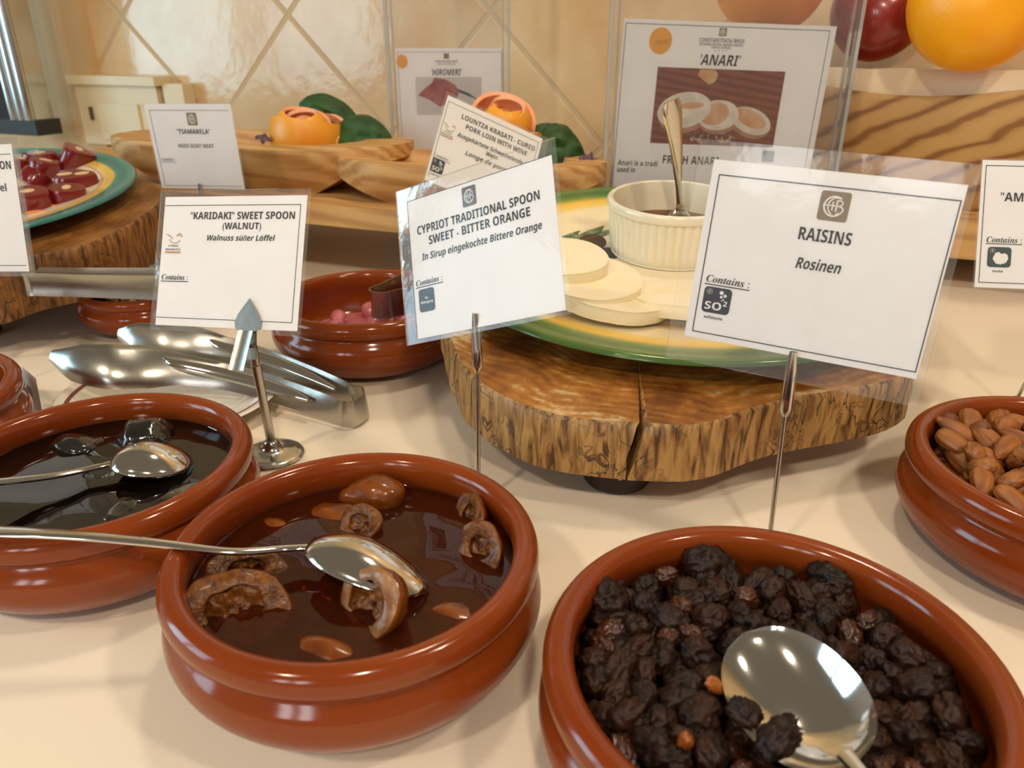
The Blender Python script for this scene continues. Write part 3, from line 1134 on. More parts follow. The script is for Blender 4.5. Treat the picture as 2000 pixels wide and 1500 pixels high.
cup('big candied orange cap at the left front, hollow facing up', at(452, 1200, zS) + Vector((0.001, 0.001, 0.0028)), 0.0185, 0.0080, (0.22, -0.50, 0.80), (1.2, 0.95, 0.6), 1, pale=False)
cup('orange cap with pale cut rind facing left, under the spoon tip', at(720, 1205, zS) + Vector((0.001, 0, 0.0058)), 0.0165, 0.0058, (-0.66, -0.62, 0.50), (1.05, 0.95, 1.0), 2, 0.6)
cup('rough candied orange chunk near the right rim of the bowl', at(938, 1084, zS) + Vector((0, 0, 0.0048)), 0.0125, 0.0062, (-0.55, -0.65, 0.50), (1.0, 1.0, 0.95), 3, pale=False)
cup('candied orange chunk behind the rough one near the right rim', at(914, 1016, zS) + Vector((0, 0, 0.0035)), 0.0125, 0.0058, (-0.75, -0.2, 0.60), (1.25, 0.85, 0.9), 4, pale=False)
cup('broad candied orange chunk rising at the back of the syrup', at(726, 972, zS) + Vector((0, 0, 0.0010)), 0.0150, 0.0070, (0.1, 0.75, -0.55), (1.2, 0.75, 0.8), 5, pale=False)
cup('candied orange piece just behind the spoon neck', at(705, 1032, zS) + Vector((0, 0, 0.0028)), 0.0110, 0.0052, (-0.35, -0.55, 0.75), (1.1, 0.9, 0.9), 6, pale=False)
cup('sunken candied orange piece left of the broad back chunk', at(650, 1002, zS) + Vector((0, 0, -0.0062)), 0.0140, 0.006, (0.2, 0.6, -0.75), (1.2, 0.8, 0.7), 7, pale=False)
cup('small pale scrap of candied orange floating at the back left', at(540, 1022, zS) + Vector((0, 0, -0.0036)), 0.0080, 0.003, (0.1, 0.2, -1.0), (1.3, 0.8, 0.7), 8)
cup('candied orange piece under the spoon handle at left', at(482, 1112, zS) + Vector((0, 0, 0.0005)), 0.0140, 0.0065, (0.1, -0.5, 0.85), (1.3, 0.8, 0.7), 9, pale=False)
cup('sunken candied orange piece near the right front rim', at(885, 1195, zS) + Vector((0, 0, -0.0072)), 0.0150, 0.006, (0.2, 0.4, -0.9), (1.4, 0.7, 0.7), 10, pale=False)
cup('sunken candied orange sliver at the front rim of the bowl', at(640, 1262, zS) + Vector((0, 0, -0.0066)), 0.0135, 0.006, (0.1, 0.3, -0.9), (1.5, 0.6, 0.7), 11, pale=False)
cup('large sunken candied orange piece in the middle under the spoon', at(600, 1095, zS) + Vector((0, 0, -0.0125)), 0.0190, 0.007, (0.1, 0.3, -0.9), (1.2, 0.9, 0.7), 12, pale=False)

for k, (px, py, fl, r, dz, lb) in enumerate(((152, 868, (1.25, 0.85, 0.62), 0.0135, -0.003, 'oval black candied walnut left of the spoon bowl'),
                                     (285, 852, (1.15, 0.9, 0.85), 0.0150, -0.002, 'biggest black candied walnut, peaked, behind the spoon bowl'),
                                     (360, 965, (1.4, 0.8, 0.5), 0.0140, -0.0035, 'black candied walnut in front of the spoon bowl by the rim'),
                                     (255, 985, (1.3, 0.9, 0.4), 0.0140, -0.0045, 'mostly sunken black candied walnut in front of the spoon'))):
    me = blob('candied_walnut', r, 41 + k, 0.35, 1.6, MT['walnut'], fl, ridge=True)
    o = bpy.data.objects.new('candied_walnut', me)
    COL.objects.link(o)
    o.location = at(px, py, 0.0395) + Vector((0, 0, dz))
    o.rotation_euler = (0.1, 0.1, 0.5 * k)
    tag(o, lb, 'walnut', 'candied walnuts in the black syrup')

# ------------------------------------------------------------------ pink pieces and tongs in the centre back bowl, crumbs
rng = random.Random(9)
b = MB()
b.lathe([(0, 0.017), (0.05, 0.0165), (0.0715, 0.015)], 48)
for q in b.v:
    q.z += 0.002 * noise.noise(q * 120)
o = b.obj('pink_food_bed', MT['pink'])
o.location = (BC[0], BC[1], 0)
tag(o, 'layer of small pink food pieces in the clay bowl with the tongs', 'pink food', None, 'stuff')
pm = []
for k in range(3):
    pm.append(blob('pink_morsel', 0.0085, 60 + k, 0.25, 1.3, MT['pink'], (1.2, 0.9, 0.7), ridge=False))
for k, (x, y) in enumerate(scatter(16, 0.058, 0.021, rng)):
    o = bpy.data.objects.new('pink_food_morsel', pm[k % 3])
    COL.objects.link(o)
    o.location = (BC[0] + x, BC[1] + y, 0.022)
    o.rotation_euler = (rng.uniform(0, 1), rng.uniform(0, 1), rng.uniform(0, 6))
    tag(o, 'pink food morsel in the clay bowl with the tongs', 'pink food', 'pink food morsels in the centre back bowl')
b = MB()
rng = random.Random(3)
b.lathe([(0, 0.027), (0.03, 0.0265), (0.052, 0.0235)], 40)
for k in range(70):
    a, q = rng.uniform(0, 6.28), 0.044 * math.sqrt(rng.random())
    M = Matrix.Translation((q * math.cos(a), q * math.sin(a), 0.029 + 0.004 * (1 - q / 0.044))) @ Euler((rng.uniform(0, 3), rng.uniform(0, 3), 0)).to_matrix().to_4x4()
    s = rng.uniform(0.002, 0.0045)
    b.box(-s, s, -s * 0.7, s * 0.7, -s * 0.6, s * 0.6, M)
o = b.obj('crumb_heap', MT['crumb'], sharp=80)
o.location = (BS[0], BS[1], 0)
tag(o, 'tan crumbly chopped nuts filling the smallest clay bowl', 'crumbs', None, 'stuff')

# ------------------------------------------------------------------ printed cards
def styl(s, kind):
    U = {'b': (0x1D5D4, 0x1D5EE, 0x1D7EC), 's': (0x1D468, 0x1D482, 0x1D7CE)}.get(kind)
    if not U:
        return s
    o = ''
    for ch in s:
        if 'A' <= ch <= 'Z':
            o += chr(U[0] + ord(ch) - 65)
        elif 'a' <= ch <= 'z':
            o += chr(U[1] + ord(ch) - 97)
        elif '0' <= ch <= '9':
            o += chr(U[2] + ord(ch) - 48)
        else:
            o += ch
    return o
UML = {'ä': 'a', 'ö': 'o', 'ü': 'u'}
def glyphs(body, kind):
    """Outline lettering as (verts, faces) at font size 1."""
    cu = bpy.data.curves.new('lettering', 'FONT')
    cu.body = body
    cu.size = 1.0
    cu.resolution_u = 4
    if kind not in ('b', 's'):
        cu.offset = 0.004
    ob = bpy.data.objects.new('lettering', cu)
    COL.objects.link(ob)
    dg = bpy.context.evaluated_depsgraph_get()
    ev = ob.evaluated_get(dg)
    me = ev.to_mesh()
    vs = [(v.co.x, v.co.y) for v in me.vertices]
    fs = [tuple(p.vertices) for p in me.polygons]
    ev.to_mesh_clear()
    bpy.data.objects.remove(ob)
    bpy.data.curves.remove(cu)
    return vs, fs
def text(mb, body, kind, w=None, h=None, cx=None, lx=None, cy=0.0, shear=0.0, z=0.0):
    base = ''.join(UML.get(ch, ch) for ch in body)
    vs, fs = glyphs(styl(base, kind), kind)
    for i, ch in enumerate(body):
        if ch in UML:                              # the two dots over the vowel
            pre = glyphs(styl(base[:i], kind), kind)[0]
            inc = glyphs(styl(base[:i + 1], kind), kind)[0]
            x0 = max([p[0] for p in pre], default=0.0)
            x1 = max(p[0] for p in inc)
            for fx in (0.32, 0.72):
                q = ell(x0 + (x1 - x0) * fx + 0.02, 0.69, 0.055, 0.055, 8)
                n0 = len(vs)
                vs = vs + q
                fs = fs + [tuple(range(n0, n0 + 8))]
    if not vs:
        return
    vs = [(x + shear * y, y) for x, y in vs]
    x0, x1 = min(p[0] for p in vs), max(p[0] for p in vs)
    cap = glyphs(styl('H', kind), kind)[0]
    ch = max(p[1] for p in cap) - min(p[1] for p in cap)
    sx = w / (x1 - x0) if w else None
    sy = h / ch if h else sx
    sx = sx or sy
    ox = cx - (x0 + x1) / 2 * sx if cx is not None else lx - x0 * sx
    oy = cy - ch / 2 * sy
    mb.add([(ox + x * sx, oy + y * sy, z) for x, y in vs], fs)

ZP, ZI, ZI2, ZF = 0.00022, 0.00034, 0.00044, 0.00062
class Card:
    """A printed paper in a laminated pouch; everything in the card's own frame (x right, y up, centre of the paper)."""
    def __init__(self, label, c, rot, w, h, lam=(0.03, 0.03, 0.03, 0.03), name='food_label_card', cat='label card', group='food label cards', pouch=True):
        self.w, self.h = w, h
        R = Euler([math.radians(a) for a in rot]).to_matrix()
        self.R, self.c = R, Vector(c)
        self.t = thing(name, label, cat, c, R, group)
        if pouch:
            b = MB()
            l, r, tp, bt = lam
            b.box(-w / 2 - l * w, w / 2 + r * w, -h / 2 - bt * h, h / 2 + tp * h, -ZF, ZF)
            b.obj('clear_pouch', MT['film'], self.t, smooth=False)
        b = MB()
        b.box(-w / 2, w / 2, -h / 2, h / 2, -0.0001, 0.0001)
        self.paper = b.obj('paper', MT['paper'], self.t, smooth=False)
        self.inks = {}
    def X(self, u):
        return (u - 0.5) * self.w
    def Y(self, v):
        return (0.5 - v) * self.h
    def ink(self, name, m='ink'):
        k = (name, m)
        if k not in self.inks:
            self.inks[k] = MB()
        return self.inks[k]
    def frame(self, u0, v0, u1, v1, wd=0.0005, sides='tblr'):
        b = self.ink('border_line')
        x0, x1, y0, y1 = self.X(u0), self.X(u1), self.Y(v1), self.Y(v0)
        z = ZI - 0.00004
        for s_ in sides:
            q = {'t': (x0, x1, y1 - wd, y1), 'b': (x0, x1, y0, y0 + wd), 'l': (x0, x0 + wd, y0, y1), 'r': (x1 - wd, x1, y0, y1)}[s_]
            b.poly([(q[0], q[2]), (q[1], q[2]), (q[1], q[3]), (q[0], q[3])], z)
    def text(self, body, kind, v, u=None, ul=None, wu=None, hv=None, shear=0.0, m='ink', name='printed_text'):
        text(self.ink(name, m), body, kind, wu * self.w if wu else None, hv * self.h if hv else None,
             self.X(u) if u is not None else None, self.X(ul) if ul is not None else None, self.Y(v), shear, ZI)
    def contains(self, ul, ur, v, m='ink'):
        self.text('Contains :', 's', v, ul=ul + 0.004, wu=ur - ul - 0.008, m=m)
        b = self.ink('printed_text', m)
        y = self.Y(v) - 0.030 * self.h
        b.poly([(self.X(ul), y - 0.0005), (self.X(ur), y - 0.0005), (self.X(ur), y), (self.X(ul), y)], ZI)
    def logo(self, u0, v0, u1, v1, m='taupe'):
        x0, x1, y0, y1 = self.X(u0), self.X(u1), self.Y(v1), self.Y(v0)
        W_ = x1 - x0
        self.ink('logo_badge', m).poly(rrect(x0, y0, x1, y1, W_ * 0.10), ZI - 0.00006)
        b = self.ink('logo_mark', 'white_ink')
        cx, cy, sy = (x0 + x1) / 2, (y0 + y1) / 2, (y1 - y0) / W_
        def S(p):
            return (cx + p[0] * W_, cy + p[1] * W_ * sy)
        z = ZI + 0.00002
        b.strip([S(p) for p in ell(0.00, 0.00, 0.33, 0.33, 22, 52, 322)], W_ * 0.055, z)
        b.strip([S(p) for p in ell(0.05, 0.00, 0.25, 0.29, 18, 70, 250)], W_ * 0.04, z)
        b.strip([S((-0.37, 0.02)), S((0.20, 0.02))], W_ * 0.04, z)
        b.strip([S((-0.05, 0.15)), S((-0.05, -0.15))], W_ * 0.04, z)
        b.strip([S((0.08, 0.20)), S((0.08, -0.17))], W_ * 0.05, z)
        b.strip([S(p) for p in [(0.08, 0.20), (0.22, 0.20), (0.28, 0.13), (0.22, 0.04), (0.10, 0.02)]], W_ * 0.045, z)
        b.strip([S(p) for p in [(0.10, 0.02), (0.25, 0.0), (0.32, -0.10), (0.25, -0.22), (0.10, -0.25)]], W_ * 0.05, z)
    def bird(self, u0, v0, u1, v1):
        """Small bowl-and-leaf breakfast mark over two tiny lines and a bar."""
        x0, x1, y0, y1 = self.X(u0), self.X(u1), self.Y(v1), self.Y(v0)
        W_, H_ = x1 - x0, y1 - y0
        b = self.ink('breakfast_mark', 'tan_ink')
        S = lambda p: (x0 + p[0] * W_, y0 + p[1] * H_)
        b.strip([S(p) for p in [(0.0, 0.98), (0.15, 0.92), (0.32, 0.84), (0.45, 0.72)]], [W_ * 0.03, W_ * 0.07, W_ * 0.06, W_ * 0.03], ZI)
        b.strip([S(p) for p in ell(0.58, 0.78, 0.36, 0.26, 14, 190, 340)], W_ * 0.05, ZI)
        for k, (a, c_) in enumerate(((0.74, 0.93), (0.86, 0.97), (0.98, 0.90))):
            b.poly([S(p) for p in ell(a, c_, 0.10, 0.035, 10, 0, 360, 0.7 + 0.5 * k)], ZI + k * 1e-5)
        b.poly([S(p) for p in [(0, 0), (1, 0), (1, 0.10), (0, 0.10)]], ZI)
        text(self.ink('breakfast_words', 'inkgrey'), 'CYPRUS', 'b', W_ * 0.66, H_ * 0.09, cx=x0 + W_ * 0.5, cy=y0 + H_ * 0.38, z=ZI)
        text(self.ink('breakfast_words', 'inkgrey'), 'BREAKFAST', 'b', W_ * 0.98, H_ * 0.09, cx=x0 + W_ * 0.5, cy=y0 + H_ * 0.20, z=ZI)
    def badge(self, u0, v0, u1, v1, m, what):
        x0, x1, y0, y1 = self.X(u0), self.X(u1), self.Y(v1), self.Y(v0)
        W_, H_ = x1 - x0, y1 - y0
        self.ink('allergen_icon', m).poly(rrect(x0, y0, x1, y1, W_ * 0.15), ZI - 0.00006)
        S = lambda p: (x0 + p[0] * W_, y0 + p[1] * H_)
        b = self.ink('icon_mark', 'white_ink')
        z = ZI + 0.00002
        if what in ('SO2', 'nut'):
            self.ink('icon_dot', 'inkgrey').poly([S(p) for p in ell(0.20, 0.82, 0.13, 0.13, 16)], ZI - 0.00002)
            text(b, '!', 'b', None, H_ * 0.14, cx=x0 + W_ * 0.20, cy=y0 + H_ * 0.82, z=z)
        if what == 'SO2':
            text(b, 'SO', 'b', W_ * 0.60, H_ * 0.30, cx=x0 + W_ * 0.40, cy=y0 + H_ * 0.28, z=z)
            text(b, '2', 'b', W_ * 0.14, H_ * 0.19, cx=x0 + W_ * 0.82, cy=y0 + H_ * 0.42, z=z)
            for px, py, r in ((0.63, 0.82, 0.075), (0.77, 0.72, 0.06), (0.64, 0.66, 0.05), (0.73, 0.57, 0.032), (0.68, 0.52, 0.022)):
                b.poly([S(p) for p in ell(px, py, r, r, 14)], z)
        elif what == 'nut':
            b.poly([S(p) for p in [(0.22, 0.42), (0.32, 0.70), (0.46, 0.76), (0.58, 0.66), (0.72, 0.70), (0.84, 0.62), (0.88, 0.42), (0.78, 0.22), (0.56, 0.14), (0.36, 0.18)]], z)
        elif what == 'none':
            text(b, 'No', 'b', None, H_ * 0.09, cx=x0 + W_ * 0.5, cy=y0 + H_ * 0.60, z=z)
            text(b, 'Allergens', 'b', W_ * 0.80, H_ * 0.11, cx=x0 + W_ * 0.5, cy=y0 + H_ * 0.42, z=z)
    def done(self):
        names = {}
        for (name, m), b in self.inks.items():
            b.obj(name, MT[m], self.paper, smooth=False)
        return self.t

# raisins
RCX = (0.1420, 0.3520, 0.1634)
def cpos(px, py, Y):
    return aty(px, py, Y)
k = 0.352 / 0.365
cR = Card('white laminated card reading RAISINS, with brown square logo', (0.1469 * k, 0.352, 0.261 + (0.1598 - 0.261) * k), (81.8, 2.3, -25.2), 0.1123 * k, 0.0905 * k, (0.072, 0.03, 0.10, 0.145))
cR.frame(0.032, 0.075, 0.992, 0.965)
cR.logo(0.470, 0.098, 0.590, 0.250)
cR.text('RAISINS', 'b', 0.331, u=0.520, wu=0.213, hv=0.066)
cR.text('Rosinen', 'b', 0.487, u=0.519, wu=0.184, hv=0.058, shear=0.2)
cR.contains(0.053, 0.255, 0.646)
cR.badge(0.057, 0.691, 0.183, 0.840, 'navy', 'SO2')
cR.text('sulfaterite', 'b', 0.866, ul=0.075, wu=0.085, hv=0.016)
cR.done()

# bitter orange
k = 0.425 / 0.44
cO = Card('white laminated card reading CYPRIOT TRADITIONAL SPOON SWEET - BITTER ORANGE', (-0.0182 * k, 0.425, 0.261 + (0.148 - 0.261) * k), (67.5, -19.4, -28.6), 0.1055 * k, 0.087 * k, (0.082, 0.028, 0.10, 0.03))
cO.frame(0.0, 0.0, 1.0, 1.0, 0.0003, 'tl')
cO.logo(0.406, 0.031, 0.502, 0.168, 'slate')
cO.text('CYPRIOT TRADITIONAL SPOON', 'b', 0.232, u=0.485, wu=0.845, hv=0.060)
cO.text('SWEET - BITTER ORANGE', 'b', 0.321, u=0.492, wu=0.697, hv=0.060)
cO.text('In Sirup eingekochte Bittere Orange', 'b', 0.429, u=0.494, wu=0.823, hv=0.048, shear=0.2)
cO.contains(0.019, 0.222, 0.605)
cO.badge(0.036, 0.655, 0.152, 0.818, 'teal_ink', 'none')
cO.done()

# karidaki
cK = Card('white laminated card reading "KARIDAKI" SWEET SPOON (WALNUT)', (-0.174, 0.462, 0.1362), (64.5, -3.7, -16.9), 0.1029, 0.0816, (0.035, 0.02, 0.05, 0.04))
cK.frame(0.004, 0.066, 0.963, 0.942, 0.0004, 'tbr')
cK.text('"KARIDAKI" SWEET SPOON', 'b', 0.148, u=0.563, wu=0.729, hv=0.055)
cK.text('(WALNUT)', 'b', 0.227, u=0.570, wu=0.269, hv=0.050)
cK.text('Walnuss süßer Löffel', 'b', 0.318, u=0.568, wu=0.474, hv=0.042, shear=0.2)
cK.bird(0.031, 0.288, 0.144, 0.440)
cK.contains(0.016, 0.217, 0.625)
cK.done()

# tsamarela
cT = Card('white card reading "TSAMARELA" AGED GOAT MEAT, before the left tray', (-0.3416, 0.86, 0.1551), (92.4, -0.6, -8.7), 0.0979, 0.0884, (0.02, 0.02, 0.01, 0.04))
cT.frame(0.045, 0.07, 0.97, 0.968, 0.0004, 'tlb')
cT.logo(0.470, 0.098, 0.585, 0.244)
cT.text('"TSAMARELA"', 'b', 0.315, u=0.515, wu=0.39, hv=0.055)
cT.text('AGED GOAT MEAT', 'b', 0.482, u=0.513, wu=0.425, hv=0.046, m='inkgrey')
cT.contains(0.06, 0.24, 0.645, 'inkgrey')
cT.done()

# lountza
cL = Card('tilted white card reading LOUNTZA KRASATI - CURED PORK LOIN WITH WINE', (-0.0254, 0.765, 0.1563), (65.4, 24.2, 16.0), 0.104, 0.086, (0.02, 0.06, 0.03, 0.03))
cL.frame(0.02, 0.06, 0.97, 0.95, 0.0004, 'tlr')
cL.text('LOUNTZA KRASATI - CURED', 'b', 0.158, u=0.562, wu=0.77, hv=0.055)
cL.text('PORK LOIN WITH WINE', 'b', 0.250, u=0.56, wu=0.64, hv=0.055)
cL.text('Ausgehärtete Schweinelende in', 'b', 0.370, u=0.55, wu=0.74, hv=0.05, shear=0.2)
cL.text('Wein', 'b', 0.440, u=0.55, wu=0.12, hv=0.05, shear=0.2)
cL.text('Longe de porc', 'b', 0.530, u=0.51, wu=0.42, hv=0.05, shear=0.2)
cL.bird(0.03, 0.30, 0.15, 0.46)
cL.contains(0.015, 0.185, 0.688, 'inkgrey')
cL.badge(0.022, 0.722, 0.142, 0.880, 'navy', 'SO2')
cL.text('sulfaterite', 'b', 0.905, ul=0.03, wu=0.09, hv=0.016)
cL.done()

# cut by the left edge
k = 0.56 / 0.45
cE = Card('white laminated card ending in ON and el, cut by left edge', (-0.3256 * k, 0.56, 0.261 + (0.1704 - 0.261) * k), (78.3, -3.1, -11.3), 0.0921 * k, 0.071 * k, (0.03, 0.04, 0.05, 0.04))
cE.frame(0.03, 0.074, 0.985, 0.953, 0.0004, 'tb')
cE.text('ON', 'b', 0.159, ul=0.895, wu=0.08, hv=0.062)
cE.text('el', 'b', 0.331, ul=0.875, wu=0.045, hv=0.058)
cE.done()

# cut by the right edge
cX = Card('white card starting "AM with a nut icon, cut by right edge', (0.3632, 0.52, 0.1457), (66.8, 0.3, -7.1), 0.0875, 0.0869, (0.012, 0.02, 0.01, 0.01))
cX.frame(0.026, 0.040, 0.97, 0.963, 0.0005, 'tbl')
cX.text('"AM', 'b', 0.285, ul=0.150, wu=0.165, hv=0.068)
cX.contains(0.062, 0.330, 0.622)
cX.badge(0.080, 0.679, 0.255, 0.838, 'teal_ink', 'nut')
cX.text('nuts', 'b', 0.868, ul=0.125, wu=0.075, hv=0.018)
cX.done()

# small card half hidden behind the cut bowl
cS = Card('small white card with a dark icon behind the cut left bowl', (-0.360, 0.5235, 0.0178), (86, 0, -44), 0.033, 0.0355, pouch=False)
cS.badge(0.10, 0.38, 0.46, 0.86, 'navy', 'plain')
cS.done()

# ------------------------------------------------------------------ card stands
def stand(label, base, top, card, spade=False, rod_r=0.0013, base_r=0.018):
    base, top = Vector(base), Vector(top)
    t = thing('card_stand', label, 'card stand', base, None, 'steel card stands')
    b = MB()
    b.lathe([(0, 0.0002), (base_r * 0.96, 0.0002), (base_r, 0.0012), (base_r * 0.96, 0.0026), (base_r * 0.55, 0.0042), (base_r * 0.34, 0.0065), (base_r * 0.26, 0.0105), (base_r * 0.12, 0.0128), (0, 0.013)],
            48, smooth=2)
    b.obj('base', MT['chrome'], t)
    d = (top - base)
    b = MB()
    n = card.R @ Vector((0, 0, 1))
    u = card.R @ Vector((0, 1, 0))
    jaw = 0.026
    k0 = base + Vector((0, 0, 0.010))
    elbow = top - d.normalized() * jaw
    if spade:
        b.tube([k0, k0 + (elbow - k0) * 0.35, k0 + (elbow - k0) * 0.7, elbow], [rod_r * 1.1, rod_r, rod_r * 0.95, rod_r * 1.05], 14)
    else:
        b.tube([k0, elbow], rod_r, 12)
    b.obj('rod', MT['satin'], t, world=True)
    b = MB()
    if not spade:
        off = n * (ZF + 0.0011)
        jt = top + off + u * 0.005
        b.tube([elbow - d.normalized() * 0.004, elbow, elbow + (jt - elbow) * 0.35, elbow + (jt - elbow) * 0.7, jt], [(0.0014, 0.0014), (0.0036, 0.0028), (0.0031, 0.0022), (0.0027, 0.0017), (0.0018, 0.0010)], 12, up=n)
        jb = top - off + u * 0.003
        b.tube([elbow, elbow + (jb - elbow) * 0.5 - n * 0.001, jb], [(0.0018, 0.0015), (0.0017, 0.001), (0.0011, 0.0006)], 10, up=n)
        b.obj('clip', MT['chrome'], t, world=True)
    else:
        # spade shaped front plate, with its lever bent out towards the viewer
        r = card.R @ Vector((1, 0, 0))
        o_ = top + n * (ZF + 0.0007)
        out = [(0, 0.0190), (0.0035, 0.0145), (0.0075, 0.0090), (0.0093, 0.0045), (0.0088, 0.0010), (0.0066, -0.0012), (0.0052, -0.0010), (-0.0052, -0.0010), (-0.0066, -0.0012), (-0.0088, 0.0010), (-0.0093, 0.0045), (-0.0075, 0.0090), (-0.0035, 0.0145)]
        f0 = [o_ + r * x + u * y for x, y in out]
        f1 = [p + n * 0.0006 for p in f0]
        b.loft([f0, f1], cap=True)
        b.obj('spade_plate', MT['satin'], t, world=True, sharp=30, tri=True)
        b = MB()
        st_ = o_ + n * 0.0006 - u * 0.0008
        en_ = aty(463, 724, st_.y - 0.014)
        dn = (en_ - st_)
        ll = dn.length
        dn.normalize()
        sn = r.cross(dn).normalized()
        pr = []
        for q in (0.0, 0.5, 1.0):
            c0 = st_ + dn * (ll * q)
            wv = 0.0052 + 0.0003 * q
            pr.append([c0 - r * wv - sn * 0.0012, c0 - r * wv * 0.8, c0 + r * wv * 0.8, c0 + r * wv - sn * 0.0012, c0 + r * wv * 0.8 - sn * 0.0006, c0 - r * wv * 0.8 - sn * 0.0006])
        b.loft(pr, cap=True)
        b.obj('lever', MT['satin'], t, world=True, sharp=30, tri=True)
        b = MB()
        bk = top - n * (ZF + 0.0008)
        dn2 = (-u * 0.93 - n * 0.10).normalized()
        pr = [[bk + dn2 * q - r * 0.004, bk + dn2 * q + r * 0.004, bk + dn2 * q + r * 0.004 - n * 0.0007, bk + dn2 * q - r * 0.004 - n * 0.0007] for q in (-0.012, 0.0, 0.018)]
        b.loft(pr)
        b.tube([o_ - u * 0.010 - r * 0.0055, o_ - u * 0.010 + r * 0.0062], 0.0011, 8)
        b.tube([elbow + Vector((0, 0, -0.002)), elbow + (bk - elbow) * 0.5, bk + dn2 * 0.004], [(0.0022, 0.0022), (0.0026, 0.002), (0.002, 0.0016)], 10)
        b.obj('back_jaw', MT['satin'], t, world=True, sharp=30)
    return t
def on_card(c, u, v):
    return c.c + c.R @ Vector((c.X(u), c.Y(v), 0))
stand('thin steel stand holding the RAISINS card', (0.1405, 0.3475, 0), on_card(cR, 0.495, 1.03), cR)
stand('thin steel stand holding the BITTER ORANGE card', (-0.0205, 0.403, 0), on_card(cO, 0.437, 0.965), cO)
stand('thick steel stand with a spade shaped clip holding the KARIDAKI card', (-0.1645, 0.463, 0), on_card(cK, 0.675, 1.005), cK, True, 0.0030, 0.020)
stand('steel stand holding the TSAMARELA card', (-0.338, 0.858, 0), on_card(cT, 0.475, 0.99), cT)
stand('steel stand holding the tilted LOUNTZA card', (-0.020, 0.790, 0), on_card(cL, 0.5, 1.0), cL)
stand('steel stand holding the card cut by the left edge', (-0.420, 0.572, 0), on_card(cE, 0.40, 1.0), cE)
stand('steel stand holding the card cut by the right edge', (0.385, 0.530, 0), on_card(cX, 0.72, 1.0), cX)

# ------------------------------------------------------------------ clear acrylic stands and their sheets
def acrylic(label, xl, xr, Y, yaw, z0, z1, cx=None):
    cx = (xl + xr) / 2
    W_ = (xr - xl) / 2
    t = thing('acrylic_sign_holder', label, 'sign holder', (cx, Y, z0), Matrix.Rotation(math.radians(yaw), 3, 'Z'), 'clear acrylic sign holders')
    H_ = z1 - z0
    b = MB()
    b.box(-W_ + 0.002, W_ - 0.002, -0.0045, -0.0025, 0.003, H_)
    b.obj('front_panel', MT['acrylic'], t, smooth=False)
    b = MB()
    b.box(-W_ + 0.002, W_ - 0.002, 0.0025, 0.0045, 0.003, H_)
    b.obj('back_panel', MT['acrylic'], t, smooth=False)
    for s in (-1, 1):
        b = MB()
        b.box(s * W_ - 0.002, s * W_ + 0.002, -0.0047, 0.0047, 0.003, H_)
        b.box(s * (W_ - 0.008) - 0.001, s * (W_ - 0.008) + 0.001, -0.0025, 0.0025, 0.003, H_)
        b.obj('side_edge', MT['acrylic_edge'], t, smooth=False)
    b = MB()
    b.box(-W_, W_, -0.018, 0.018, 0.0, 0.003)
    b.obj('foot', MT['acrylic'], t, smooth=False)
    return t
YH = 1.12
a0, a1 = aty(752, 0, YH).x, aty(996, 0, YH).x
a0 = aty(760, 150, YH).x
a1 = aty(994, 150, YH).x
acrylic('clear acrylic holder with the HIROMERI sheet, between the trays and the wall', a0, a1, YH, 0, RZ1, 0.52)
YA = 0.885
b0, b1 = aty(1188, 170, YA).x, aty(1658, 170, YA).x
acrylic('clear acrylic holder with the ANARI sheet, behind the white ramekin', b0, b1, YA, 0, 0.0, 0.46)

def sheet(label, w, h, c, rot, title, photo):
    S = Card(label, c, rot, w, h, name='printed_sheet', cat='sheet', group='printed sheets in acrylic holders', pouch=False)
    return S
# HIROMERI (paper 0.146 wide, upper part above the trays)
kH = YH / 1.15
hw_, hh = 0.1495 * kH, 0.150
ztop = 0.261 + (0.152 + 0.0983 - 0.261) * kH
SH = Card('white sheet headed HIROMERI with a red meat photo', (-0.086 * kH, YH, ztop - hh / 2), (90, 0, 0), hw_, hh, name='printed_sheet', cat='sheet', group='printed sheets in acrylic holders', pouch=False)
vh = 0.1966 * kH / hh
SH.frame(0.02, 0.03, 0.98, 1.0, 0.0004, 'tlr')
SH.ink('sticker', 'orange_ink').poly(ell(SH.X(0.06), SH.Y(0.085 * vh), 0.0075, 0.0085), ZI)
SH.ink('logo_badge', 'taupe').poly(rrect(SH.X(0.445), SH.Y(0.068 * vh), SH.X(0.495), SH.Y(0.034 * vh), 0.0005), ZI)
SH.text('CONSTANTINOU BROS', 'b', 0.085 * vh, u=0.47, wu=0.21, hv=0.013 * vh, m='inkgrey')
SH.text('ATHENA ROYAL BEACH HOTEL', 'b', 0.102 * vh, u=0.47, wu=0.17, hv=0.008 * vh, m='inkgrey')
SH.text("'HIROMERI'", 'b', 0.155 * vh, u=0.47, wu=0.28, hv=0.040 * vh, shear=0.2)
x0, x1, y0, y1 = SH.X(0.175), SH.X(0.79), SH.Y(0.44 * vh), SH.Y(0.187 * vh)
SH.ink('photo', 'photo_grey').poly([(x0, y0), (x1, y0), (x1, y1), (x0, y1)], ZI - 0.00004)
fx = lambda a, c_: (x0 + (x1 - x0) * a, y0 + (y1 - y0) * c_)
SH.ink('photo_meat', 'photo_meat').poly([fx(*p) for p in [(0.03, 0.52), (0.12, 0.68), (0.25, 0.85), (0.29, 0.985), (0.46, 0.94), (0.60, 0.80), (0.66, 0.60), (0.62, 0.45), (0.47, 0.28), (0.36, 0.22), (0.2, 0.4)]], ZI)
SH.ink('photo_herb', 'teal_ink').poly([fx(*p) for p in [(0.62, 0.70), (0.80, 0.58), (0.95, 0.40), (0.80, 0.50), (0.66, 0.60)]], ZI + 0.00003)
SH.done()
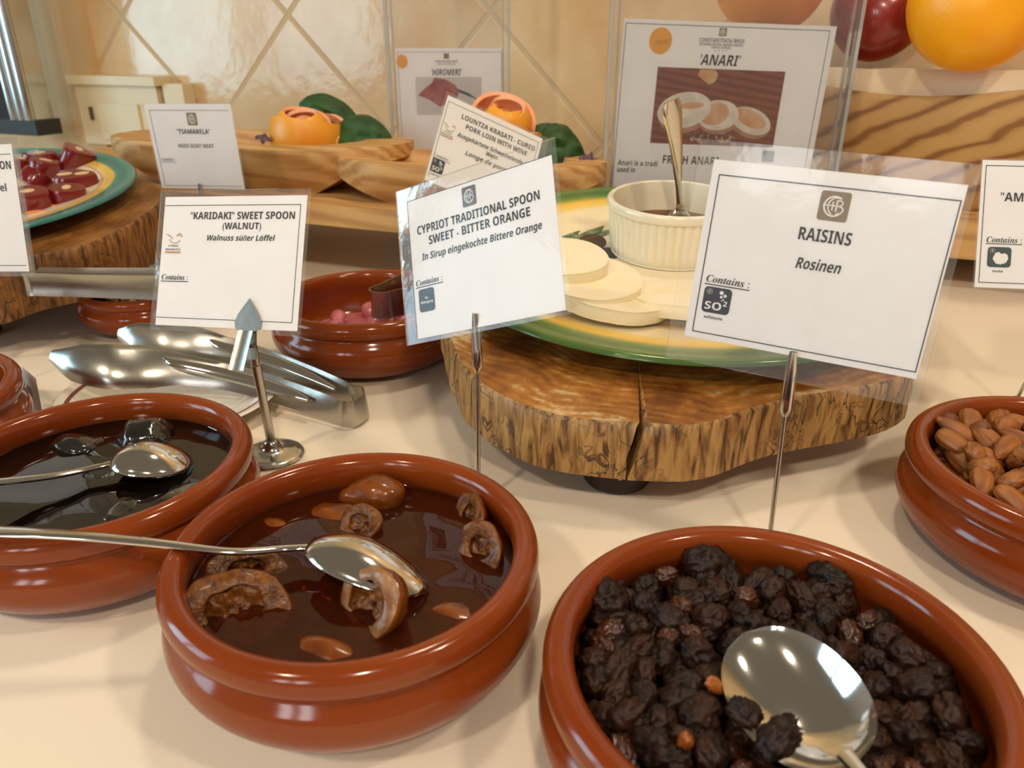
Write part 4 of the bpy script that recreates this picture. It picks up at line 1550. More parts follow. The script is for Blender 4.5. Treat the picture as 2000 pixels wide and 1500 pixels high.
# ANARI
kA = YA / 0.93
aw, ah = 0.2338 * kA, 0.205
zt = 0.261 + (0.1265 + 0.1529 - 0.261) * kA
SA = Card("white sheet headed 'ANARI' with a cheese photo, behind the ramekin", (0.2359 * kA, YA, zt - ah / 2 - 0.001), (90, 2.0, -0.5), aw, ah, name='printed_sheet', cat='sheet', group='printed sheets in acrylic holders', pouch=False)
va = 0.3058 * kA / ah
SA.frame(0.010, 0.014 * va, 0.972, 0.62 * va, 0.0006, 'tlr')
SA.ink('sticker', 'orange_ink').poly(ell(SA.X(0.181), SA.Y(0.069 * va), 0.0120, 0.0130), ZI)
SA.text('Anari', 's', 0.070 * va, u=0.19, wu=0.075, hv=0.020 * va, m='tan_ink', name='sticker_text')
SA.logo(0.452, 0.019 * va, 0.488, 0.046 * va)
SA.text('CONSTANTINOU BROS', 'b', 0.060 * va, u=0.470, wu=0.214, hv=0.013 * va, m='slate')
SA.text('ATHENA ROYAL BEACH HOTEL', 'b', 0.074 * va, u=0.470, wu=0.210, hv=0.009 * va, m='slate')
SA.text('PAFOS CYPRUS', 'b', 0.084 * va, u=0.470, wu=0.090, hv=0.007 * va, m='slate')
for q in range(4):
    SA.ink('stars', 'slate').poly(ell(SA.X(0.443 + 0.018 * q), SA.Y(0.094 * va), 0.0006, 0.0006, 6), ZI)
SA.text("'ANARI'", 'b', 0.126 * va, u=0.476, wu=0.192, hv=0.036 * va, shear=0.2)
x0, x1, y0, y1 = SA.X(0.181), SA.X(0.794), SA.Y(0.424 * va), SA.Y(0.156 * va)
ph = SA.ink('photo', 'photo_wood').poly([(x0, y0), (x1, y0), (x1, y1), (x0, y1)], ZI - 0.00004)
fx = lambda a, c_: (x0 + (x1 - x0) * a, y0 + (y1 - y0) * c_)
PW, PH = x1 - x0, y1 - y0
def pell(name, m, cx, cy, rx, ry, rot, dz):
    p = fx(cx, cy)
    SA.ink(name, m).poly(ell(p[0], p[1], rx * PW, ry * PW, 36, 0, 360, rot), ZI + dz)
pell('photo_side', 'photo_rind', 0.26, 0.40, 0.215, 0.140, 0.25, 0.0)
pell('photo_side', 'photo_rind', 0.53, 0.37, 0.165, 0.125, 0.1, 0.00001)
pell('photo_side', 'photo_rind', 0.79, 0.305, 0.170, 0.105, -0.3, 0.0)
pell('photo_cheese', 'photo_cheese', 0.79, 0.345, 0.170, 0.095, -0.35, 0.00004)
pell('photo_spice', 'photo_spice', 0.78, 0.375, 0.140, 0.060, -0.4, 0.00006)
pell('photo_cheese', 'photo_cheese', 0.52, 0.405, 0.165, 0.115, 0.05, 0.00007)
pell('photo_spice', 'photo_spice', 0.49, 0.42, 0.115, 0.085, 0.2, 0.00009)
pell('photo_cheese', 'photo_cheese', 0.245, 0.455, 0.215, 0.135, 0.2, 0.00010)
pell('photo_spice', 'photo_spice', 0.30, 0.52, 0.100, 0.025, 0.1, 0.00012)
SA.ink('photo_seeds', 'photo_seed').poly([fx(*p) for p in [(0.22, 0.09), (0.38, 0.18), (0.5, 0.17), (0.62, 0.16), (0.70, 0.10), (0.60, 0.02), (0.40, 0.02)]], ZI)
SA.ink('photo_dipper', 'photo_spice').poly([fx(*p) for p in [(0.33, 0.99), (0.32, 0.91), (0.37, 0.85), (0.42, 0.80), (0.46, 0.84), (0.48, 0.93), (0.45, 0.99)]], ZI)
SA.text('FRESH ANARI', 'b', 0.482 * va, ul=0.254, wu=0.280, hv=0.030 * va)
SA.text('Anari is a tradi', 'b', 0.500 * va, ul=0.030, wu=0.20, hv=0.019 * va)
SA.text('used in', 'b', 0.526 * va, ul=0.030, wu=0.09, hv=0.019 * va)
SA.badge(0.748, 0.436 * va, 0.808, 0.478 * va, 'slate', 'plain')
SA.done()

# ------------------------------------------------------------------ trunk slices with their plates
def trunk_slice(label, outline, z_top, thick, slope, y0, pith, mats, crack=None, feet=(), seed=0.0, batter=0.0):
    """A thick sawn slice: outline in plan, top plane z_top + slope*(y-y0)."""
    t = thing('trunk_slice', label, 'tree slice', (0, 0, 0), None, 'tree trunk slices')
    pts = [Vector((p[0], p[1], 0)) for p in outline]
    pts = crom(pts, 6, closed=True)
    cen = sum(pts, Vector()) / len(pts)
    n = len(pts)
    off_b = [Vector((0, 0, 0))] * n
    if crack:
        cx, cy, tipx, tipy, wd, shift = crack
        i0 = min(range(n), key=lambda i: (pts[i] - Vector((cx, cy, 0))).length)
        a, c_ = Vector((cx - wd, pts[i0].y, 0)), Vector((cx + wd, pts[i0].y, 0))
        tip = Vector((tipx, tipy, 0))
        mid1, mid2 = a.lerp(tip, 0.5) + Vector((0.0012, 0, 0)), c_.lerp(tip, 0.5) + Vector((-0.0004, 0, 0))
        ins = [a, mid1, tip, mid2, c_]
        near = [i for i in range(n) if abs(pts[i].x - cx + shift * 0.5) < abs(shift) * 0.5 + 0.006 and pts[i].y < cy + 0.03]
        if pts[near[-1]].x < pts[near[0]].x:
            ins = ins[::-1]
        i0 = near[0]
        pts = pts[:near[0]] + ins + pts[near[-1] + 1:]
        n = len(pts)
        off_b = [Vector((0, 0, 0))] * n
        for q in range(5):
            off_b[i0 + q] = Vector((shift, 0, 0))
    def zt(p):
        return z_top + slope * (p.y - y0)
    K = 7
    rings = []
    for k in range(K + 1):
        q = k / K
        row = []
        for i, p in enumerate(pts):
            r = (p - cen)
            d = r.normalized()
            wob = 0.0014 * noise.noise(Vector((p.x * 45, p.y * 45, q * 2 + seed))) + 0.0007 * noise.noise(Vector((p.x * 140, p.y * 140, q * 4 + seed)))
            ins_ = 0.0020 if k == 0 else (0.0004 if k == 1 and False else 0.0)
            pp = p + d * (wob * min(1, q * 3) - ins_ - batter * q) + off_b[i] * q
            zz = zt(p) - thick * q - (0.0012 if k == 1 and False else 0)
            if k == 1:
                zz = zt(p) - 0.0022
            row.append(Vector((pp.x, pp.y, zz)))
        rings.append(row)
    b = MB()
    b.mi = 0
    b.loft(rings, cap=False)
    side = b
    tb = MB()
    tb.mi = 0
    vs = rings[0]
    tb.add(vs, [tuple(range(n))])
    side_o = side.obj('bark_side', mats[1], t, world=True, sharp=60)
    b2 = MB()
    b2.add(rings[-1], [tuple(range(n))[::-1]])
    b2.obj('underside', mats[1], t, world=True, smooth=False, tri=True)
    tb.obj('sawn_top', mats[0], t, world=True, smooth=False, tri=True)
    for fx_, fy_, fr in feet:
        z1 = z_top + slope * (fy_ - y0) - thick
        b = MB()
        b.lathe([(0, 0.0), (fr * 0.92, 0.0), (fr, 0.002), (fr, z1), (0, z1)], 32, Matrix.Translation((fx_, fy_, 0)))
        b.obj('foot', MT['stump_foot'], t, world=True, sharp=50)
    return t
S1 = slice_top_mat('sawn orange wood', 0.125, 0.62, ('#6e3f14', '#965c22', '#aa7434', '#ccb488'))
S2 = slice_top_mat('sawn brown wood', -0.62, 0.80, ('#75481f', '#8f5d2b', '#a0713a'))
B1m = bark_mat('worm tracked trunk side', '#b58a4f', '#8f6636', '#523318')
B2m = bark_mat('brown trunk side', '#a26e38', '#7b5027', '#4a2b13')
SL = 0.10
out1 = [(-0.056, 0.575), (-0.050, 0.530), (-0.043, 0.495), (-0.034, 0.463), (-0.026, 0.446), (-0.016, 0.431), (-0.002, 0.417), (0.012, 0.406), (0.030, 0.3975), (0.048, 0.3935),
        (0.064, 0.3915), (0.083, 0.3890), (0.098, 0.388), (0.112, 0.391), (0.126, 0.3975), (0.141, 0.406), (0.157, 0.4135), (0.178, 0.421), (0.202, 0.428), (0.226, 0.4355), (0.246, 0.445),
        (0.264, 0.462), (0.282, 0.500), (0.300, 0.560), (0.312, 0.640), (0.300, 0.730), (0.250, 0.800), (0.160, 0.835), (0.070, 0.825), (0.012, 0.775), (-0.030, 0.700), (-0.052, 0.635)]
trunk_slice('thick cracked trunk slice carrying the green rimmed cheese plate', out1, 0.062, 0.037, SL, 0.40, (0.125, 0.62), (S1, B1m),
            crack=(0.0750, 0.389, 0.0850, 0.505, 0.0026, -0.0095), feet=((0.068, 0.432, 0.0215), (0.235, 0.560, 0.0215), (0.09, 0.76, 0.0215)))
out2 = [(-0.520, 0.620), (-0.455, 0.636), (-0.428, 0.671), (-0.397, 0.697), (-0.381, 0.745), (-0.377, 0.795), (-0.379, 0.838), (-0.398, 0.884), (-0.448, 0.940), (-0.520, 0.985), (-0.64, 1.02), (-0.78, 0.99), (-0.86, 0.86), (-0.82, 0.72), (-0.70, 0.64), (-0.60, 0.615)]
trunk_slice('brown trunk slice at left carrying the teal rimmed plate of red sweets', out2, 0.085, 0.050, SL, 0.67, (-0.62, 0.8), (S2, B2m),
            feet=((-0.52, 0.70, 0.022), (-0.45, 0.86, 0.022), (-0.72, 0.82, 0.022)), seed=5.0)

TILT = math.atan(SL)
RT = Matrix.Rotation(TILT, 3, 'X')
def plane1(x, y):
    return 0.062 + SL * (y - 0.40)
def plane2(x, y):
    return 0.085 + SL * (y - 0.67)
def plate(label, x, y, zbase, m, R=0.1945, well=0.120, rimz=0.0185):
    t = thing('dinner_plate', label, 'plate', (x, y, zbase), RT, 'painted plates')
    b = MB()
    b.lathe([(0, 0.0042), (well * 0.5, 0.0042), (well * 0.92, 0.0044), (well, 0.0056), (R * 0.80, rimz * 0.68), (R * 0.95, rimz * 0.96), (R * 0.985, rimz * 1.02), (R, rimz * 0.93),
             (R * 0.985, rimz * 0.78), (R * 0.80, rimz * 0.42), (well, 0.0016), (well * 0.9, 0.0002), (well * 0.84, 0.0002), (well * 0.80, 0.0012), (0, 0.0012)], 96, smooth=3)
    b.obj('plate_body', m, t, sharp=70)
    return t
PM1 = plate_mat('green yellow cream glaze', [(0.0, '#f4e6c4'), (0.150, '#f3e2ba'), (0.158, '#f2d070'), (0.167, '#efc04a'), (0.1715, '#a9a24a'), (0.1755, '#64863f'), (0.183, '#466a32'), (0.190, '#647f40'), (0.2008, '#456634'), (0.2045, '#e8dcc0')])
PM2 = plate_mat('teal yellow cream glaze', [(0.0, '#efe3c8'), (0.160, '#efe3c8'), (0.1615, '#d98a50'), (0.1640, '#e9d8a8'), (0.166, '#f0c85a'), (0.1735, '#edc350'), (0.1760, '#3d8a80'), (0.184, '#2f7a74'), (0.192, '#4f9488'), (0.1985, '#2c6f6c'), (0.2030, '#235e5e')])
P1C = (0.134, 0.623)
P2C = (-0.602, 0.812)
pl1 = plate('green rimmed cream plate with painted olives under the cheese', *P1C, plane1(*P1C), PM1)
pl2 = plate('teal rimmed cream plate with red jelly sweets', *P2C, plane2(*P2C), PM2)
# the painted olive sprigs on the cheese plate (flat glaze paint in the well)
def onplate(px, py, P, plane, dz=0.0046):
    """Point of the plate's well plane seen there, in the plate's own frame."""
    d = ray(px, py)
    zc = plane(*P) + dz
    tt = (zc - SL * P[1] - CAM_H) / (d.z - SL * d.y)
    p = Vector((0, 0, CAM_H)) + d * tt
    return p
inv1 = wm(pl1).inverted()
def pp(px, py):
    q = inv1 @ onplate(px, py, P1C, plane1)
    return (q.x, q.y)
zp = 0.0047
paint = MB()
for a, c_, wv in (((1116, 480), (1181, 440), 0.010), ((1160, 463), (1195, 448), 0.007), ((1098, 500), (1105, 470), 0.006), ((1100, 500), (1145, 487), 0.007), ((1170, 500), (1195, 492), 0.006), ((1228, 640), (1246, 622), 0.012), ((1125, 500), (1150, 490), 0.006)):
    A, B_ = Vector(pp(*a)), Vector(pp(*c_))
    d = B_ - A
    nn = Vector((-d.y, d.x)).normalized() * wv
    paint.poly([A, A + d * 0.3 - nn * 0.8, A + d * 0.65 - nn * 0.7, B_, A + d * 0.65 + nn * 0.7, A + d * 0.3 + nn * 0.8], zp)
for px, py in ((1104, 463), (1112, 458), (1118, 463), (1124, 456), (1110, 466), (1127, 451), (1098, 458)):
    q = pp(px, py)
    paint.poly(ell(q[0], q[1], 0.003, 0.006, 8), zp)
paint.obj('painted_leaves', MT['leaf_paint'], pl1, smooth=False)
ol = MB()
for px, py, rx_, ry_ in ((1157, 473, 0.0125, 0.022), (1190, 494, 0.010, 0.014)):
    q = pp(px, py)
    ol.poly(ell(q[0], q[1], rx_, ry_, 24, 0, 360, -0.1), zp + 0.0001)
ol.obj('painted_olives', MT['olive'], pl1, smooth=False)
st = MB()
st.strip([pp(1108, 500), pp(1120, 482), pp(1135, 470), pp(1165, 462), pp(1185, 458)], 0.0012, zp + 0.0002)
st.obj('painted_stem', MT['stem_paint'], pl1, smooth=False)

# ramekin with honey and a spoon
RC = (0.137, 0.662)
rb = thing('ribbed_ramekin', 'white ribbed ramekin of honey on the green rimmed plate', 'ramekin', (RC[0], RC[1], plane1(*RC) + 0.0048), RT)
b = MB()
SEG = 144
prof = [(0, 0.0), (0.046, 0.0), (0.0490, 0.001), (0.0505, 0.004), (0.0515, 0.010), (0.0530, 0.030), (0.0537, 0.0375), (0.0540, 0.0385), (0.0555, 0.0392), (0.0562, 0.0420), (0.0558, 0.0452), (0.0540, 0.0468), (0.0520, 0.0460), (0.0510, 0.0435),
        (0.0500, 0.020), (0.0480, 0.008), (0.044, 0.006), (0, 0.006)]
b.lathe(prof, SEG, smooth=3)
for q in b.v:
    r = math.hypot(q.x, q.y)
    if r > 0.0500 and 0.003 < q.z < 0.0385 and r > 0.0502 + 0.06 * q.z - 0.0006:
        a = math.atan2(q.y, q.x)
        f = 1 + 0.024 * (abs(math.sin(a * 24)) ** 0.7 - 0.5)
        q.x *= f
        q.y *= f
b.obj('ribbed_cup', MT['cream'], rb, sharp=50)
b = MB()
b.lathe([(0, 0.0205), (0.03, 0.0205), (0.0492, 0.0208)], 48)
ho = b.obj('honey', MT['honey'], up=True)
ho.matrix_world = wm(rb)
ho.location = wm(rb).translation
ho.rotation_euler = RT.to_euler()
tag(ho, 'brown honey in the white ribbed ramekin', 'honey', None, 'stuff')
top_e = aty(1311, 196, 0.668)
nk = aty(1329, 398, 0.688)
t_ = thing('serving_spoon', 'spoon standing in the white ribbed ramekin', 'spoon', nk, None, 'serving spoons')
hp = crom([nk - Vector((0, 0, 0.004)), nk.lerp(top_e, 0.25), nk.lerp(top_e, 0.6) + Vector((0.001, 0.001, 0)), top_e], 6)
b = MB()
ws = []
for i in range(len(hp)):
    q = i / (len(hp) - 1)
    ws.append((0.0034 + 0.0068 * max(0, q - 0.25) ** 1.2 * 1.6 if q < 0.97 else 0.0080, 0.0016))
b.tube(hp, ws, 16, up=(0.55, -1, 0))
b.tube([hp[0] - Vector((0, 0, 0.001)), hp[0] + Vector((0, 0, 0.004))], 0.0042, 14)
b.obj('handle', MT['steel'], t_, world=True, sharp=50)
b = MB()
b.lathe([(0, 0.0), (0.003, -0.0005), (0.0075, -0.004), (0.0115, -0.011), (0.0125, -0.018), (0.0105, -0.024), (0, -0.026)], 24, Matrix.Translation(hp[0]) @ Matrix.Rotation(0.25, 4, 'X') @ Matrix.Diagonal((1, 0.35, 0.85, 1)), smooth=2)
b.obj('spoon_bowl', MT['steel'], t_, world=True, sharp=50)

# fresh cheese slices
def cheese(label, px, py, lift, r, tx, ty, seed, th=0.0105):
    p = onplate(px, py, P1C, plane1, 0.0048 + lift)
    t = Euler((TILT + math.radians(tx), math.radians(ty), 0.7 * seed)).to_matrix()
    b = MB()
    prof = [(0, 0), (r * 0.5, 0), (r * 0.93, 0.0), (r * 0.985, 0.001), (r, th * 0.5), (r * 0.985, th - 0.001), (r * 0.95, th), (r * 0.5, th + 0.0004), (0, th)]
    b.lathe(prof, 72, smooth=2)
    for q in b.v:
        a = math.atan2(q.y, q.x)
        f = 1 + 0.035 * noise.noise(Vector((math.cos(a) * 1.3 + seed * 5, math.sin(a) * 1.3, 0))) + 0.010 * noise.noise(Vector((math.cos(a) * 9 + seed, math.sin(a) * 9, q.z * 200)))
        q.x *= f
        q.y *= f
        q.z += 0.0006 * noise.noise(Vector((q.x * 50, q.y * 50, seed)))
    o = b.obj('cheese_slice', MT['cheese'], sharp=60)
    o.location = p
    o.rotation_euler = t.to_euler()
    return tag(o, label, 'cheese', 'fresh cheese slices on the green rimmed plate')
cheese('lowest fresh white cheese slice, partly behind the RAISINS card', 1335, 598, 0.000, 0.0475, 0, 0, 4)
cheese('largest visible cheese slice at the front of the overlapping fan', 1190, 592, 0.0055, 0.0440, 0, -5, 3)
cheese('second cheese slice of the fan, with a ragged right edge', 1138, 560, 0.0145, 0.0430, 1, -6, 2)
cheese('topmost cheese slice of the fan, nearest the painted olive', 1098, 524, 0.0240, 0.0340, 1, -5, 1)

# red jelly sweets on the teal plate
def sweet(label, px, py, r, hgt, lift, tx, ty, seed, kind=0):
    p = onplate(px, py, P2C, plane2, 0.005 + lift)
    t = thing('jelly_sweet', label, 'jelly sweet', p, Euler((TILT + math.radians(tx), math.radians(ty), seed)).to_matrix(), 'red jelly sweets on the teal plate')
    b = MB()
    b.lathe([(0, 0), (r * 0.85, 0), (r * 0.97, r * 0.10), (r, hgt * 0.3), (r * 0.98, hgt * 0.75), (r * 0.92, hgt * 0.95), (r * 0.8, hgt), (0, hgt)], 40, smooth=2)
    for q in b.v:
        a = math.atan2(q.y, q.x)
        f = 1 + (0.14 * math.cos(3 * a + seed) if kind else 0.06 * math.cos(2 * a + seed))
        q.x *= f
        q.y *= f * 0.86
    b.obj('jelly', MT['jelly'], t, sharp=60)
    b = MB()
    for kx in ((0.0,) if kind != 2 else (-0.4, 0.4)):
        b.lathe([(0, hgt + 0.0009), (r * 0.26, hgt + 0.0007), (r * 0.36, hgt + 0.0002), (r * 0.38, hgt - 0.002)], 24, Matrix.Translation((kx * r, 0, 0)) @ Matrix.Rotation(seed, 4, 'Z') @ Matrix.Diagonal((1, 0.62, 1, 1)))
    b.obj('almond_core', MT['blanched'], t, sharp=60)
    return t
SW = [('red jelly sweet at the back of the pile, almond facing up', 84, 326, 0.019, 0.017, 0.004, 0, 0, 0.4, 0),
      ('tallest red jelly sweet, tilted, at the back right of the pile', 142, 326, 0.019, 0.024, 0.005, 18, 20, 1.0, 1),
      ('red jelly sweet with two pale almond spots at the right of the pile', 152, 372, 0.021, 0.019, 0.0, 4, 0, 0.3, 2),
      ('red jelly sweet in the middle of the pile', 88, 346, 0.019, 0.020, 0.0, 10, 0, 1.8, 0),
      ('red jelly sweet with a large almond face beside the cut white card', 62, 366, 0.019, 0.018, 0.004, 38, 0, 2.4, 0),
      ('red jelly sweet at the front right of the pile', 134, 396, 0.018, 0.017, 0.0, 6, 0, 0.9, 0),
      ('red jelly sweet at the front left, half behind the cut white card', 66, 408, 0.019, 0.020, 0.0, 10, 0, 0.2, 0),
      ('red jelly sweet behind the cut white card', 44, 340, 0.018, 0.019, 0.0, 4, 0, 1.4, 0)]
for q in SW:
    sweet(*q)
for k, (px, py, lb) in enumerate(((98, 404, 'orange shred between the front red sweets'), (82, 415, 'orange shred at the very front of the teal plate'), (104, 392, 'orange shred nearest the middle of the red sweets'))):
    p = onplate(px, py, P2C, plane2, 0.0075 + 0.001 * k)
    b = MB()
    dr = Vector((0.016, 0.004 - 0.004 * k, 0.001))
    b.tube(crom([p - dr, p - dr * 0.3 + Vector((0, 0.002, 0.0008)), p + dr * 0.4, p + dr], 4), 0.0026, 8, flat=0.7)
    tag(b.obj('orange_shred', MT['carrot']), lb, 'shred', 'orange shreds on the teal plate')

# ------------------------------------------------------------------ saucer and steel tongs
SA_ = (-0.263, 0.541)
sa = thing('saucer', 'white saucer with a maroon line under the big steel tongs', 'saucer', (SA_[0], SA_[1], 0))
b = MB()
b.lathe([(0, 0.0038), (0.035, 0.0038), (0.048, 0.0042), (0.056, 0.006), (0.074, 0.0125), (0.0805, 0.0145), (0.0825, 0.0145), (0.0825, 0.0134), (0.074, 0.0105), (0.055, 0.0028), (0.046, 0.0002), (0.042, 0.0002), (0.040, 0.0016), (0, 0.0016)], 72, smooth=2)
b.obj('dish', MT['white_china'], sa, sharp=70)
b = MB()
b.lathe([(0.0728, 0.01225), (0.0737, 0.0128), (0.0755, 0.01345), (0.0757, 0.0131)], 72)
b.obj('maroon_line', MT['maroon'], sa)

def strip_arm(mb, path, hts, lean, bulge, th=0.0010):
    """A pressed steel strip on edge: path of its centre, half heights, sideways lean of its upper edge, bulge outward."""
    n = len(path)
    rings = []
    for i, p in enumerate(path):
        t = (path[min(i + 1, n - 1)] - path[max(i - 1, 0)]).normalized()
        s = Vector((t.y, -t.x, 0)).normalized()           # outward side
        u = (Vector((0, 0, 1)) - s * lean[i]).normalized()
        h = hts[i]
        outer, inner = [], []
        for j in range(9):
            v = -1 + 2 * j / 8
            bl = bulge[i] * (1 - v * v)
            c = p + u * (h * v) + s * bl
            outer.append(c + s * th / 2)
            inner.append(c - s * th / 2)
        rings.append(outer + inner[::-1])
    mb.loft(rings)
def interp(vals, n):
    out = []
    for i in range(n):
        q = i / (n - 1) * (len(vals) - 1)
        k = min(int(q), len(vals) - 2)
        out.append(vals[k] + (vals[k + 1] - vals[k]) * (q - k))
    return out
tg = thing('serving_tongs', 'large steel tongs lying on the white saucer', 'tongs', at(400, 740, 0.02), None, 'steel serving tongs')
near = crom([at(100, 694, 0.0380), at(150, 708, 0.0365), at(215, 716, 0.0340), at(290, 716, 0.0300), at(360, 722, 0.0265), at(450, 738, 0.0210), at(540, 762, 0.0165), at(620, 789, 0.0125), at(672, 808, 0.0110)], 6)
b = MB()
n = len(near)
strip_arm(b, near, interp([0.004, 0.0145, 0.0180, 0.0175, 0.0120, 0.0100, 0.0098, 0.0098, 0.0100], n), interp([0.6, 0.7, 0.8, 0.8, 0.7, 0.55, 0.45, 0.3, 0.12], n), interp([0.001, 0.004, 0.006, 0.005, 0.002, 0.001, 0.001, 0.0008, 0.0003], n))
b.obj('front_arm', MT['satin'], tg, world=True, sharp=50)
b = MB()
gr = crom([at(322, 700, 0.0335), at(345, 712, 0.0315), at(420, 728, 0.0260), at(500, 748, 0.0205), at(570, 770, 0.0160), at(604, 783, 0.0145)], 5)
nrm = Vector((0.15, -0.75, 0.62))
gr = [q + nrm * 0.0028 for q in gr]
b.tube(gr, [(0.0048 * math.sin(PI * (0.06 + 0.88 * i / (len(gr) - 1))) ** 0.6, 0.0016) for i in range(len(gr))], 14, up=nrm)
b.obj('pressed_rib', MT['steel'], tg, world=True, sharp=60)
far = crom([at(232, 652, 0.0400), at(265, 660, 0.0390), at(320, 668, 0.0370), at(385, 672, 0.0340), at(440, 684, 0.0300), at(520, 706, 0.0240), at(590, 732, 0.0190), at(650, 757, 0.0145), at(690, 776, 0.0118)], 6)
b = MB()
n = len(far)
strip_arm(b, far, interp([0.004, 0.0125, 0.0150, 0.0140, 0.0110, 0.0100, 0.0098, 0.0098, 0.0100], n), interp([0.3, 0.5, 0.6, 0.6, 0.5, 0.4, 0.35, 0.25, 0.12], n), interp([0.001, 0.003, 0.004, 0.003, 0.0015, 0.001, 0.001, 0.0008, 0.0003], n))
b.obj('rear_arm', MT['satin'], tg, world=True, sharp=50)
b = MB()
gr = crom([at(412, 668, 0.0350), at(440, 680, 0.0325), at(520, 702, 0.0265), at(600, 734, 0.0205), at(655, 762, 0.0160)], 5)
gr = [q + Vector((0.2, -0.7, 0.66)) * 0.0026 for q in gr]
b.tube(gr, [(0.0046 * math.sin(PI * (0.06 + 0.88 * i / (len(gr) - 1))) ** 0.6, 0.0015) for i in range(len(gr))], 14, up=nrm)
b.obj('pressed_rib', MT['steel'], tg, world=True, sharp=60)
e0, e1 = near[-1], far[-1]
bend = crom([near[-2], e0, e0.lerp(e1, 0.15) + Vector((0.0075, -0.003, -0.0004)), e0.lerp(e1, 0.55) + Vector((0.0125, -0.001, 0)), e0.lerp(e1, 0.9) + Vector((0.0085, 0.001, 0)), e1, far[-2]], 6)
b = MB()
strip_arm(b, bend, [0.0100] * len(bend), [0.10] * len(bend), [0.0003] * len(bend))
b.obj('bend', MT['satin'], tg, world=True, sharp=50)

def small_tongs(label, p_bend, ax, gap, L, drop, h=0.0105):
    """Spring tongs on edge: closed bend at p_bend, arms running along ax."""
    ax = Vector(ax).normalized()
    sd = Vector((-ax.y, ax.x, 0))
    t = thing('serving_tongs', label, 'tongs', p_bend, None, 'steel serving tongs')
    p = Vector(p_bend)
    dn = Vector((0, 0, -drop))
    arc = []
    for k in range(13):
        a = PI * k / 12
        arc.append(p + ax * (gap / 2 * (1 - math.sin(a))) - sd * (gap / 2 * math.cos(a)))
    b = MB()
    strip_arm(b, arc, [h] * len(arc), [0.0] * len(arc), [0.0012] * len(arc))
    b.obj('bend', MT['satin'], t, world=True, sharp=50)
    for s, nm in ((-1, 'front_arm'), (1, 'rear_arm')):
        st_ = p + ax * (gap / 2) + sd * (s * gap / 2)
        pth = [st_, st_ + ax * (L * 0.3) + dn * 0.3 + sd * s * 0.002, st_ + ax * (L * 0.7) + dn * 0.7 + sd * s * 0.004, st_ + ax * L + dn + sd * s * 0.004]
        if s > 0:
            pass
        pth = crom(pth, 5)
        if s < 0:
            pth = pth[::-1]
        b = MB()
        n_ = len(pth)
        hh_ = interp([h, h, h * 1.1, h * 1.3], n_)
        if s < 0:
            hh_ = hh_[::-1]
        strip_arm(b, pth, hh_, [0.0] * n_, [0.0022] * n_)
        b.obj(nm, MT['satin'], t, world=True, sharp=50)
    return t
pb = aty(40, 551, 0.660)
small_tongs('steel tongs lying across the rim of the smallest clay bowl', pb, (0.17, 0.052, 0), 0.020, 0.145, 0.016)
pc = at(740, 596, 0.0430) + Vector((-0.004, 0, 0))
small_tongs('steel tongs in the clay bowl of pink food, bend end showing', pc, (0.5, 0.75, 0), 0.023, 0.048, 0.002, 0.0125)

# ------------------------------------------------------------------ long wooden trays
def dough_tray(label, x, y, yaw, L, Wd, ztop, zbot, hollow=0.68, tip=0.42, thick=0.045, sag=0.0):
    t = thing('wooden_tray', label, 'wooden tray', (x, y, zbot), Matrix.Rotation(math.radians(yaw), 3, 'Z'), 'long hollowed wooden trays')
    H_ = ztop - zbot
    rings = []
    N_ = 48
    for i in range(N_ + 1):
        s = -1 + 2 * i / N_
        xx = s * L / 2
        a = abs(s)
        # plan outline: parallel middle, tapering to blunt handles
        wo = Wd / 2 * (1 if a < 0.55 else 1 - (1 - tip) * ((a - 0.55) / 0.45) ** 1.3)
        if a > 0.93:
            wo *= math.sqrt(max(0.04, 1 - ((a - 0.93) / 0.075) ** 2))
        body = 1.0 if a < 0.52 else max(0.0, 1 - ((a - 0.52) / 0.30) ** 1.0)
        zb = (H_ - thick) * (1 - body) + (thick * 0.35 * max(0, (a - 0.82) / 0.18))
        h_in = max(0.0, 1 - (a / hollow) ** 4)
        dep = (H_ - 0.016) * h_in ** 0.5
        wi = max(0.003, (wo - 0.014) * (h_in ** 0.35)) if h_in > 0 else 0.003
        wb = wo * (0.66 + 0.34 * (1 - body))
        zmid = max(zb + 0.002, H_ - thick * (0.75))
        tz = H_ - sag * (1 - s * s)
        rings.append([Vector((xx, -wb, zb)), Vector((xx, -(wb + wo * 0.97) / 2, zb + (zmid - zb) * 0.5)), Vector((xx, -wo * 0.97, zmid)), Vector((xx, -wo, tz - 0.004)), Vector((xx, -wo + 0.003, tz)), Vector((xx, -wi, tz)), Vector((xx, -wi * 0.80, tz - dep * 0.8)), Vector((xx, -wi * 0.4, tz - dep)),
                      Vector((xx, wi * 0.4, tz - dep)), Vector((xx, wi * 0.80, tz - dep * 0.8)), Vector((xx, wi, tz)), Vector((xx, wo - 0.003, tz)), Vector((xx, wo, tz - 0.004)), Vector((xx, wo * 0.97, zmid)), Vector((xx, (wb + wo * 0.97) / 2, zb + (zmid - zb) * 0.5)), Vector((xx, wb, zb))])
    b = MB()
    b.loft(rings)
    b.obj('hollowed_body', MT['tray'], t, sharp=45)
    return t
pa0, pa1 = aty(250, 284, 1.07), aty(796, 268, 0.955)
ca = (pa0 + pa1) / 2
La = math.hypot(pa1.x - pa0.x, pa1.y - pa0.y)
ya = math.degrees(math.atan2(pa1.y - pa0.y, pa1.x - pa0.x))
dough_tray('long wooden tray with the yellow peel rose, behind the TSAMARELA card', ca.x, ca.y, ya, La, 0.160, 0.1490, RZ1, tip=0.45, thick=0.024)
pb0, pb1 = aty(664, 314, 0.935), aty(1184, 326, 0.865)
cb = (pb0 + pb1) / 2
Lb = math.hypot(pb1.x - pb0.x, pb1.y - pb0.y)
